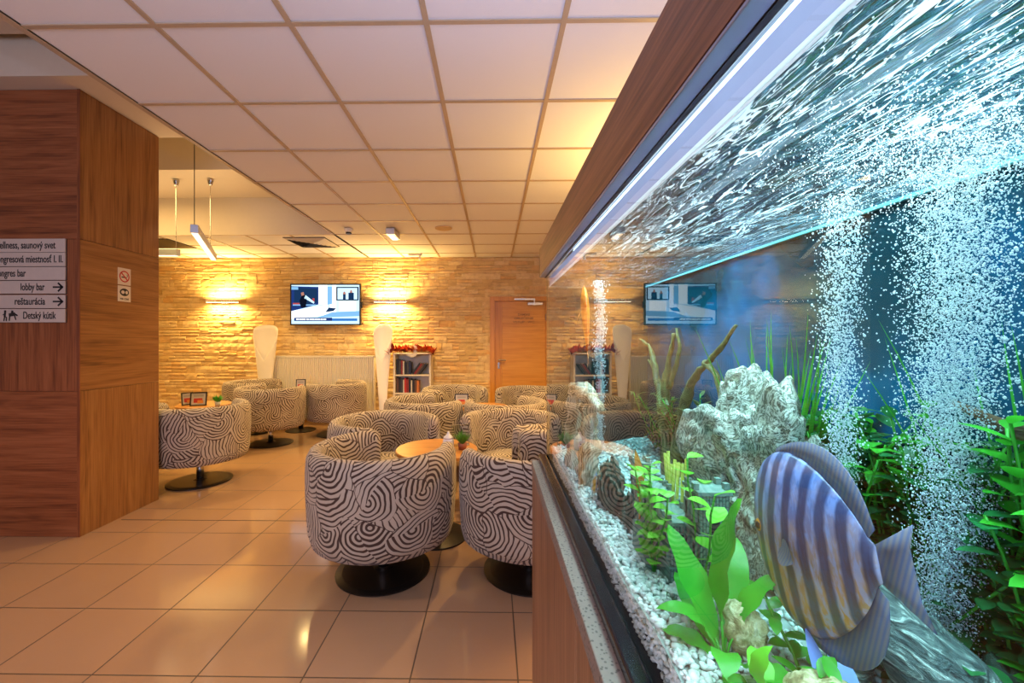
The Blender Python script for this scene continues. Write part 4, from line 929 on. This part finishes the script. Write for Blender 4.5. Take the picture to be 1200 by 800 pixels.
wob([(0, -0.0, -0.02), (-0.002, -0.03, -0.028), (0, -0.06, -0.03), (0, -0.06, -0.2)], [0.003, 0.006, 0.006, 0.007], 10, m_bt, 'root', RT, 0.4)

# ruined castle
m = N('ruin_stone'); v = m.coord(); bk = m.n('TexBrick', {'Vector': m.coord(rot=(PI/2, 0, PI/2)), 'Scale': 70, 'Mortar Size': 0.05, 'Color1': (0.08, 0.16, 0.12, 1), 'Color2': (0.14, 0.24, 0.19, 1), 'Mortar': (0.01, 0.025, 0.018, 1)}); nz = m.noise(v, 90, 4)
m.pbr(m.mix(m.math('MULTIPLY', nz.outputs[0], 0.5), bk.outputs[0], (0.22, 0.34, 0.28)), 0.7, 0, m.bump(nz.outputs[0], 0.6, 0.003)); m_ru = m.mat
m_rl = plain('ruin_edge_stone', (0.16, 0.26, 0.21), 0.6, scale=120, var=0.2); m_rd = plain('ruin_dark', (0.004, 0.012, 0.008), 0.8)
CS = empty('castle_ornament', (0.225, 0.56, GB-0.004)); tag(CS, 'dark green ruined castle ornament with windows beside the bright plants', 'ornament')
def tower(x, y, w, l, h, name):
    g = G(); g.box(x-w/2, x+w/2, y-l/2, y+l/2, 0, h); o = g.build(name, m_ru, CS, bevel=0.0015)
    g = G(); g.box(x-w/2-0.002, x+w/2+0.002, y-l/2-0.002, y+l/2+0.002, h, h+0.004); nb = max(2, int(l/0.012))
    for k in range(nb):
        yy = y-l/2+l*(k+0.5)/nb
        for xx in (x-w/2, x+w/2): g.box(xx-0.003, xx+0.003, yy-0.003, yy+0.003, h+0.004, h+0.011)
    g.box(x-w/2-0.002, x+w/2+0.002, y-l/2-0.0025, y+l/2+0.0025, h*0.62, h*0.62+0.0025); g.box(x-w/2-0.002, x+w/2+0.002, y-l/2-0.0025, y+l/2+0.0025, h*0.3, h*0.3+0.0025)
    g.build('cornice', m_rl, CS)
    for k in range(max(1, int(l/0.018))):
        n_ = max(1, int(l/0.018)); yy = y-l/2+l*(k+0.5)/n_
        for zz in (h*0.40, h*0.74):
            g = G(); g.box(x-w/2-0.0012, x-w/2+0.001, yy-0.004, yy+0.004, zz, zz+h*0.14); g.box(x-w/2-0.0025, x-w/2, yy-0.0055, yy+0.0055, zz+h*0.14, zz+h*0.14+0.002, 1); g.box(x-w/2-0.0025, x-w/2, yy-0.0055, yy-0.004, zz, zz+h*0.14, 1); g.box(x-w/2-0.0025, x-w/2, yy+0.004, yy+0.0055, zz, zz+h*0.14, 1)
            g.build('window', [m_rd, m_rl], CS)
    for yy in (y-l/2+0.0, ):
        g = G(); g.box(x-0.005, x+0.005, yy-0.0012, yy, h*0.66, h*0.86); g.box(x-0.007, x+0.007, yy-0.0022, yy-0.0008, h*0.86, h*0.88, 1); g.build('window', [m_rd, m_rl], CS)
tower(0.0, 0.035, 0.030, 0.055, 0.085, 'gate_block'); tower(0.002, -0.03, 0.034, 0.06, 0.072, 'main_block'); tower(0.020, -0.075, 0.034, 0.036, 0.120, 'tower'); tower(-0.003, 0.078, 0.02, 0.022, 0.105, 'turret')
g = G()
for k in range(7): g.box(-0.030+0.0*k, -0.012, 0.02-0.008*k, 0.028-0.008*k, 0, 0.006*(7-k))
g.build('steps', m_rl, CS)

# plants
def gmat(name, a, b, trans=0.35):
    m = N(name); v = m.coord(); n1 = m.noise(v, 45, 3); c = m.mix(n1.outputs[0], a, b)
    p = m.n('BsdfPrincipled', {'Base Color': c, 'Roughness': 0.4}); t = m.n('BsdfTranslucent', {0: c}); ms = m.n('MixShader', {0: trans, 1: p.outputs[0], 2: t.outputs[0]}); m.link(ms.outputs[0], m.out.inputs[0]); return m.mat
g_br = gmat('leaf_bright', (0.10, 0.55, 0.02), (0.28, 0.80, 0.06)); g_md = gmat('leaf_mid', (0.02, 0.30, 0.02), (0.08, 0.50, 0.03)); g_dk = gmat('leaf_dark', (0.006, 0.10, 0.03), (0.02, 0.22, 0.05)); g_or = gmat('leaf_orange', (0.75, 0.28, 0.03), (0.85, 0.45, 0.08)); g_ol = gmat('leaf_olive', (0.05, 0.07, 0.015), (0.14, 0.16, 0.03)); g_ye = gmat('leaf_yellow', (0.35, 0.45, 0.03), (0.6, 0.6, 0.10))
rp = random.Random(21)
def plant(name, base, lab, cat='aquatic plant', group=None):
    t = empty(name, base); tag(t, lab, cat, group); return t
def stemplant(base, lab, h, n, L, Wd, mat, spread=0.02, stems=3, face=None, shape=1.0):
    t = plant('stem_plant', base, lab); gs = G(); gl_ = G()
    for s_ in range(stems):
        ox, oy = rp.uniform(-spread, spread)*0.5, rp.uniform(-spread, spread); hh = h*rp.uniform(0.7, 1)
        pts = [Vector((ox*k*0.3+rp.uniform(-1, 1)*0.002, oy*k*0.3, hh*k/6)) for k in range(7)]; gs.tube(pts, 0.0011, 6)
        for i in range(n):
            k = 0.15+0.85*i/max(1, n-1); f = k*6; a = int(min(5, f)); p = pts[a].lerp(pts[a+1], f-a); an = i*2.4+s_
            d = (math.cos(an), math.sin(an), rp.uniform(0.1, 0.8)); gl_.leaf(p, d, (0, 0, 1), L*rp.uniform(0.7, 1.15), Wd*rp.uniform(0.8, 1.1), rp.uniform(0.0, 0.5), 6, shape=shape)
    gs.build('stem', g_md, t, smooth=True); gl_.build('leaves', mat, t, smooth=True); return t
def sword(base, lab, leaves, mat, name='sword_plant', wave=0.06):
    t = plant(name, base, lab); gl_ = G(); gs = G()
    for (d, L, Wd, b, st) in leaves:
        d = Vector(d).normalized(); p1 = d*st; gs.tube([(0, 0, 0), p1*0.5+Vector((0, 0, 0.1*st)), p1], 0.0012, 6); gl_.leaf(p1, d, (0, 0, 1) if abs(d.z) < 0.9 else (-1, 0, 0), L, Wd, b, 12, wave=wave)
    gs.build('stem', g_md, t, smooth=True); gl_.build('leaves', mat, t, smooth=True); return t
stemplant((0.200, 0.525, GB), 'bright round-leaved stem plant in front of the castle ornament', 0.135, 13, 0.021, 0.018, g_br, 0.026, 5)
stemplant((0.235, 0.47, GB), 'bright round-leaved plant rising above the castle tower', 0.165, 8, 0.026, 0.021, g_br, 0.03, 3)
sword((0.205, 0.375, GB), 'broad bright green wavy leaves left of the striped fish', [((-0.05, 0.9, 0.55), 0.085, 0.026, 0.25, 0.012), ((-0.2, 0.6, 1.1), 0.10, 0.030, 0.15, 0.02), ((0.05, 0.25, 1.2), 0.11, 0.036, 0.25, 0.035), ((-0.3, 0.1, 0.6), 0.05, 0.022, 0.9, 0.03),
      ((-0.2, -0.4, 0.5), 0.045, 0.022, 0.7, 0.03), ((-0.1, -0.5, 0.15), 0.045, 0.02, 0.5, 0.01), ((0.3, 0.4, 0.9), 0.09, 0.03, 0.4, 0.03), ((0.4, 0.1, 1.0), 0.07, 0.024, 0.4, 0.03), ((0.3, -0.6, 0.5), 0.05, 0.026, 0.6, 0.02), ((-0.35, 0.3, 0.25), 0.05, 0.022, 0.5, 0.01)], g_md)
sword((0.21, 0.315, GB), 'small curled green leaves at the bottom edge of the tank', [((-0.3, 0.2, 1.0), 0.035, 0.02, 0.7, 0.025), ((-0.3, -0.4, 0.9), 0.03, 0.018, 0.8, 0.02), ((-0.5, 0.5, 0.5), 0.03, 0.018, 0.5, 0.01), ((0.1, 0.6, 0.8), 0.035, 0.018, 0.5, 0.02)], g_br)
t = plant('leaf', (0.207, 0.595, GB), 'single upright orange leaf rising beside the castle ornament', 'leaf'); g = G(); g.leaf((0, 0, 0.06), (0.0, 0.02, 1), (1, 0.2, 0), 0.075, 0.024, 0.1, 8); g.tube([(0, 0, 0), (0, 0, 0.055)], 0.0012, 6); g.build('blade', g_or, t, smooth=True)
t = plant('tall_grass', (0.385, 0.575, GB), 'tall thin grass blades fanning up behind the pitted rock', 'aquatic grass'); g = G()
for i in range(46):
    a = rp.gauss(0, 0.28); g.leaf((rp.uniform(-0.006, 0.006), rp.uniform(-0.015, 0.015), 0), (rp.uniform(-0.03, 0.03), a, 1), (1, 0.1, 0), rp.uniform(0.22, 0.34), 0.0042, rp.uniform(-0.12, 0.2), 10)
g.build('blades', g_md, t, smooth=True)
t = plant('tall_grass', (0.40, 0.315, GB), 'a few thin grass blades between the bubble curtain and right edge', 'aquatic grass'); g = G()
for i in range(18):
    g.leaf((rp.uniform(-0.006, 0.006), rp.uniform(-0.04, 0.04), 0), (rp.uniform(-0.03, 0.03), rp.gauss(0, 0.3), 1), (1, 0.1, 0), rp.uniform(0.20, 0.32), 0.003, rp.uniform(-0.2, 0.3), 10)
g.build('blades', g_md, t, smooth=True)
for (x, y, h, n_, L, Wd, mt, lb, st) in [(0.385, 0.475, 0.20, 12, 0.030, 0.016, g_md, 'leafy dark green plant between the two bubble streams, left part', 6), (0.395, 0.43, 0.21, 14, 0.028, 0.018, g_md, 'leafy green plant just left of the broad bubble curtain', 6),
      (0.405, 0.345, 0.20, 16, 0.028, 0.018, g_dk, 'dense dark green plant behind the broad bubble curtain', 7), (0.400, 0.30, 0.235, 16, 0.026, 0.018, g_md, 'dense green plant at the right edge of the picture', 7),
      (0.405, 0.255, 0.17, 14, 0.028, 0.016, g_dk, 'dark green leafy growth at the lower right edge', 6), (0.385, 0.39, 0.12, 12, 0.022, 0.012, g_dk, 'low dark green growth under the broad bubble curtain', 6),
      (0.375, 0.66, 0.17, 12, 0.030, 0.010, g_ye, 'olive narrow-leaved plant among the driftwood branches', 5), (0.385, 0.76, 0.13, 12, 0.030, 0.008, g_ye, 'yellow green feathery plant behind the dark castle rocks', 6),
      (0.33, 0.36, 0.07, 10, 0.022, 0.012, g_dk, 'short dark plant tucked behind the striped fish', 6), (0.255, 0.335, 0.06, 10, 0.020, 0.012, g_md, 'short green plant below the belly of the striped fish', 6)]:
    stemplant((x, y, GB), lb, h, n_, L, Wd, mt, 0.045, st)
for k in range(14):
    yy = 0.235+0.030*k; dk_ = k % 3 != 1
    stemplant((0.408-0.006*(k % 3), yy, gz(0.4, yy)-0.004), ['dark green leafy thicket against the tank back, %s clump from the right edge' % ordn[k] if k < 13 else 'dark green leafy thicket nearest the pitted rock'][0], rp.uniform(0.15, 0.22), 18, 0.024, 0.015, g_dk if dk_ else g_md, 0.04, 8)
for k, (yy, hh) in enumerate(((0.70, 0.20), (0.82, 0.17), (0.94, 0.16), (1.05, 0.15))):
    stemplant((0.405, yy, gz(0.4, yy)-0.004), 'olive fine-leaved bush behind the driftwood, %s from the pitted rock' % ordn[k], hh, 26, 0.030, 0.008, g_ol, 0.08, 9)
t = plant('reed', (0.245, 0.565, GB), 'thin yellow upright stalks in front of the pitted rock', 'aquatic plant'); g = G()
for i in range(7): g.tube([(rp.uniform(-0.01, 0.01), -0.03+0.01*i, 0), (0.0, -0.03+0.011*i, rp.uniform(0.09, 0.15))], 0.0022, 6)
g.build('stalks', g_ye, t, smooth=True)

# fish
def fish(name, loc, L, H, T, bodymat, finmat, lab, rot, disc=1.0, eye=0.05, pelvic=None, finx=1.0):
    """nose at +x, body in the xz plane"""
    t = empty(name, loc); t.rotation_euler = rot; tag(t, lab, 'fish')
    g = G(); n = 30; k_ = 24; vs = []
    def hh(u):   # u 0 nose .. 1 tail root
        if disc > 0.5: return H/2*max(0.045, (math.sin(PI*min(1, (u**0.72)))**0.62))*(1-0.0*u) if u < 0.97 else H/2*0.16
        return H/2*max(0.12, math.sin(PI*(u**0.62)*0.93))
    for i in range(n+1):
        u = i/n; x = L/2-L*u; h = max(hh(u), H*0.075 if u > 0.5 else 0.0); w = T/2*max(0.08, math.sin(PI*(u**0.6)*0.95))
        for k in range(k_):
            a = 2*PI*k/k_; vs.append((x, w*math.sin(a)*abs(math.sin(a))**0.15, h*math.cos(a)))
    g.add(vs, [(i*k_+k, i*k_+(k+1) % k_, (i+1)*k_+(k+1) % k_, (i+1)*k_+k) for i in range(n) for k in range(k_)]+[tuple(range(k_))[::-1], tuple(n*k_+k for k in range(k_))])
    o = g.build('body', bodymat, t, smooth=True); recalc(o)
    def fin(pts, nm, mat=finmat):
        g = G(); m_ = len(pts)//2; vs = [(p[0], 0, p[1]) for p in pts]
        g.add(vs, [(i, i+1, m_+i+1, m_+i) for i in range(m_-1)]); o = g.build(nm, mat, t, smooth=True); s_ = o.modifiers.new('s', 'SOLIDIFY'); s_.thickness = T*0.03; s_.offset = 0
    for sg, nm in ((1, 'dorsal_fin'), (-1, 'anal_fin')):
        inner = []; outer = []
        for i in range(13):
            u = 0.30+0.66*i/12; x = L/2-L*u; inner.append((x, sg*hh(u)*0.95)); ex = H*(0.05+0.09*(i/12))*math.sin(PI*min(1, 0.15+i/13*0.83))*1.5*finx; outer.append((x-ex*0.9, sg*(hh(u)+ex*0.75)))
        fin(inner+outer, nm)
    a = [(-L*0.47, H*0.07*s_) for s_ in (1, 0.5, 0, -0.5, -1)]; b = [(-L*0.47-L*0.24*(1.08 if abs(s_) == 1 else 0.9), H*0.23*s_*finx) for s_ in (1, 0.5, 0, -0.5, -1)]
    fin(a+b, 'tail_fin')
    g = G(); 
    for sg in (1, -1): g.leaf((L*0.12, sg*T*0.42, -H*0.03), (-0.9, sg*0.5, -0.25), (0, sg, 0.2), L*0.24, H*0.14, 0.2, 6)
    g.build('pectoral_fins', finmat, t, smooth=True)
    if pelvic:
        g = G()
        for sg in (1, -1): g.leaf((L*0.10, sg*T*0.15, -hh(0.42)*0.93), (-0.75, sg*0.15, -0.8), (1, 0, 0.3), H*0.34, H*0.085, -0.25, 8)
        g.build('pelvic_fins', pelvic, t, smooth=True)
    for sg in (1, -1):
        g = G(); vs_, fs_ = I2; r = H*eye; u = 0.17; w = T/2*math.sin(PI*(u**0.6)*0.95)
        c_ = Vector((L/2-L*u, sg*w*0.80, H*0.04))
        g.add([c_+Vector((v.x*r, v.y*r*0.6, v.z*r)) for v in vs_], fs_, 0); c2 = c_+Vector((0, sg*r*0.25, 0)); g.add([c2+Vector((v.x*r*0.6, v.y*r*0.5, v.z*r*0.6)) for v in vs_], fs_, 1)
        g.build('eye', [plain('eye_ring', (0.6, 0.25, 0.05), 0.2), M['black']], t, smooth=True)
    return t
m = N('discus_skin'); tc = m.n('TexCoord').outputs['Object']; sp = m.n('SeparateXYZ', {0: tc})
nz = m.noise(tc, 40, 3); wv = m.noise(m.n('Mapping', {'Vector': tc, 'Scale': (40, 40, 10)}).outputs[0], 6, 3, 0.6, 0.6)
xx = m.math('ADD', sp.outputs[0], m.math('MULTIPLY', sp.outputs[2], 0.12)); bars = m.math('SINE', m.math('MULTIPLY', m.math('ADD', xx, m.math('MULTIPLY', m.noise(tc, 14, 3).outputs[0], 0.014)), 2*PI/0.0165))
bars = m.ramp(m.math('MULTIPLY_ADD', bars, 0.5, 0.5), [(0.30, (0, 0, 0)), (0.75, (1, 1, 1))])
grad = m.n('MapRange', {0: m.math('ADD', sp.outputs[2], m.math('MULTIPLY', nz.outputs[0], 0.03)), 1: -0.03, 2: 0.045, 3: 0.0, 4: 1.0}).outputs[0]
base = m.ramp(grad, [(0.0, (0.58, 0.22, 0.04)), (0.45, (0.34, 0.19, 0.12)), (1.0, (0.12, 0.20, 0.50))])
base = m.mix(m.math('MULTIPLY', m.ramp(m.noise(tc, 55, 4).outputs[0], [(0.42, (0, 0, 0)), (0.62, (1, 1, 1))]), 0.35), base, (0.65, 0.38, 0.2))
base = m.mix(m.math('MULTIPLY', m.ramp(wv.outputs[0], [(0.45, (0, 0, 0)), (0.6, (1, 1, 1))]), 0.45), base, (0.30, 0.42, 0.85))
c = m.mix(bars, m.mix(0.80, base, (0.015, 0.02, 0.07)), base); m.pbr(c, 0.35, 0, None, **{'Coat Weight': 0.3}); m_dis = m.mat
m = N('discus_fin'); tc = m.n('TexCoord').outputs['Object']; sp = m.n('SeparateXYZ', {0: tc}); rays = m.math('SINE', m.math('MULTIPLY', m.math('ADD', sp.outputs[0], m.math('MULTIPLY', sp.outputs[2], 0.5)), 1500))
c = m.ramp(m.math('MULTIPLY_ADD', rays, 0.5, 0.5), [(0.0, (0.10, 0.12, 0.24)), (1.0, (0.22, 0.18, 0.20))]); p = m.n('BsdfPrincipled', {'Base Color': c, 'Roughness': 0.4}); t_ = m.n('BsdfTransparent'); ms = m.n('MixShader', {0: 0.78, 1: t_.outputs[0], 2: p.outputs[0]}); m.link(ms.outputs[0], m.out.inputs[0]); m_dfin = m.mat
m_blue = plain('fin_blue', (0.30, 0.42, 0.95), 0.3)
fish('discus_fish', (0.262, 0.352, Z(-0.168)), 0.132, 0.146, 0.032, m_dis, m_dfin, 'large round discus fish with dark vertical bars and blue back', (0, math.radians(14), math.radians(90)), 1.0, 0.05, m_blue, 0.9)
m = N('orange_fish_skin'); n1 = m.noise(m.coord(), 30, 2); m.pbr(m.ramp(n1.outputs[0], [(0.4, (0.80, 0.10, 0.005)), (0.6, (0.90, 0.26, 0.02))]), 0.3)
fo = gmat('orange_fin', (0.9, 0.35, 0.08), (0.95, 0.6, 0.3))
fish('orange_fish', (0.205, 0.93, Z(0.048)), 0.150, 0.034, 0.018, m.mat, fo, 'slim orange fish swimming steeply upward by the far glass', (0, math.radians(-76), math.radians(90)), 0.0, 0.09)
m = N('white_fish_skin'); n1 = m.noise(m.coord(), 50, 2); m.pbr(m.ramp(n1.outputs[0], [(0.45, (0.9, 0.88, 0.82)), (0.58, (0.85, 0.45, 0.05))]), 0.3)
fw = gmat('white_fin', (0.8, 0.85, 0.9), (0.3, 0.6, 0.95))
fish('white_fish', (0.185, 0.765, Z(-0.262)), 0.042, 0.022, 0.012, m.mat, fw, 'small white fish with orange patch hovering over the gravel', (0, math.radians(60), math.radians(90)), 0.0, 0.10)
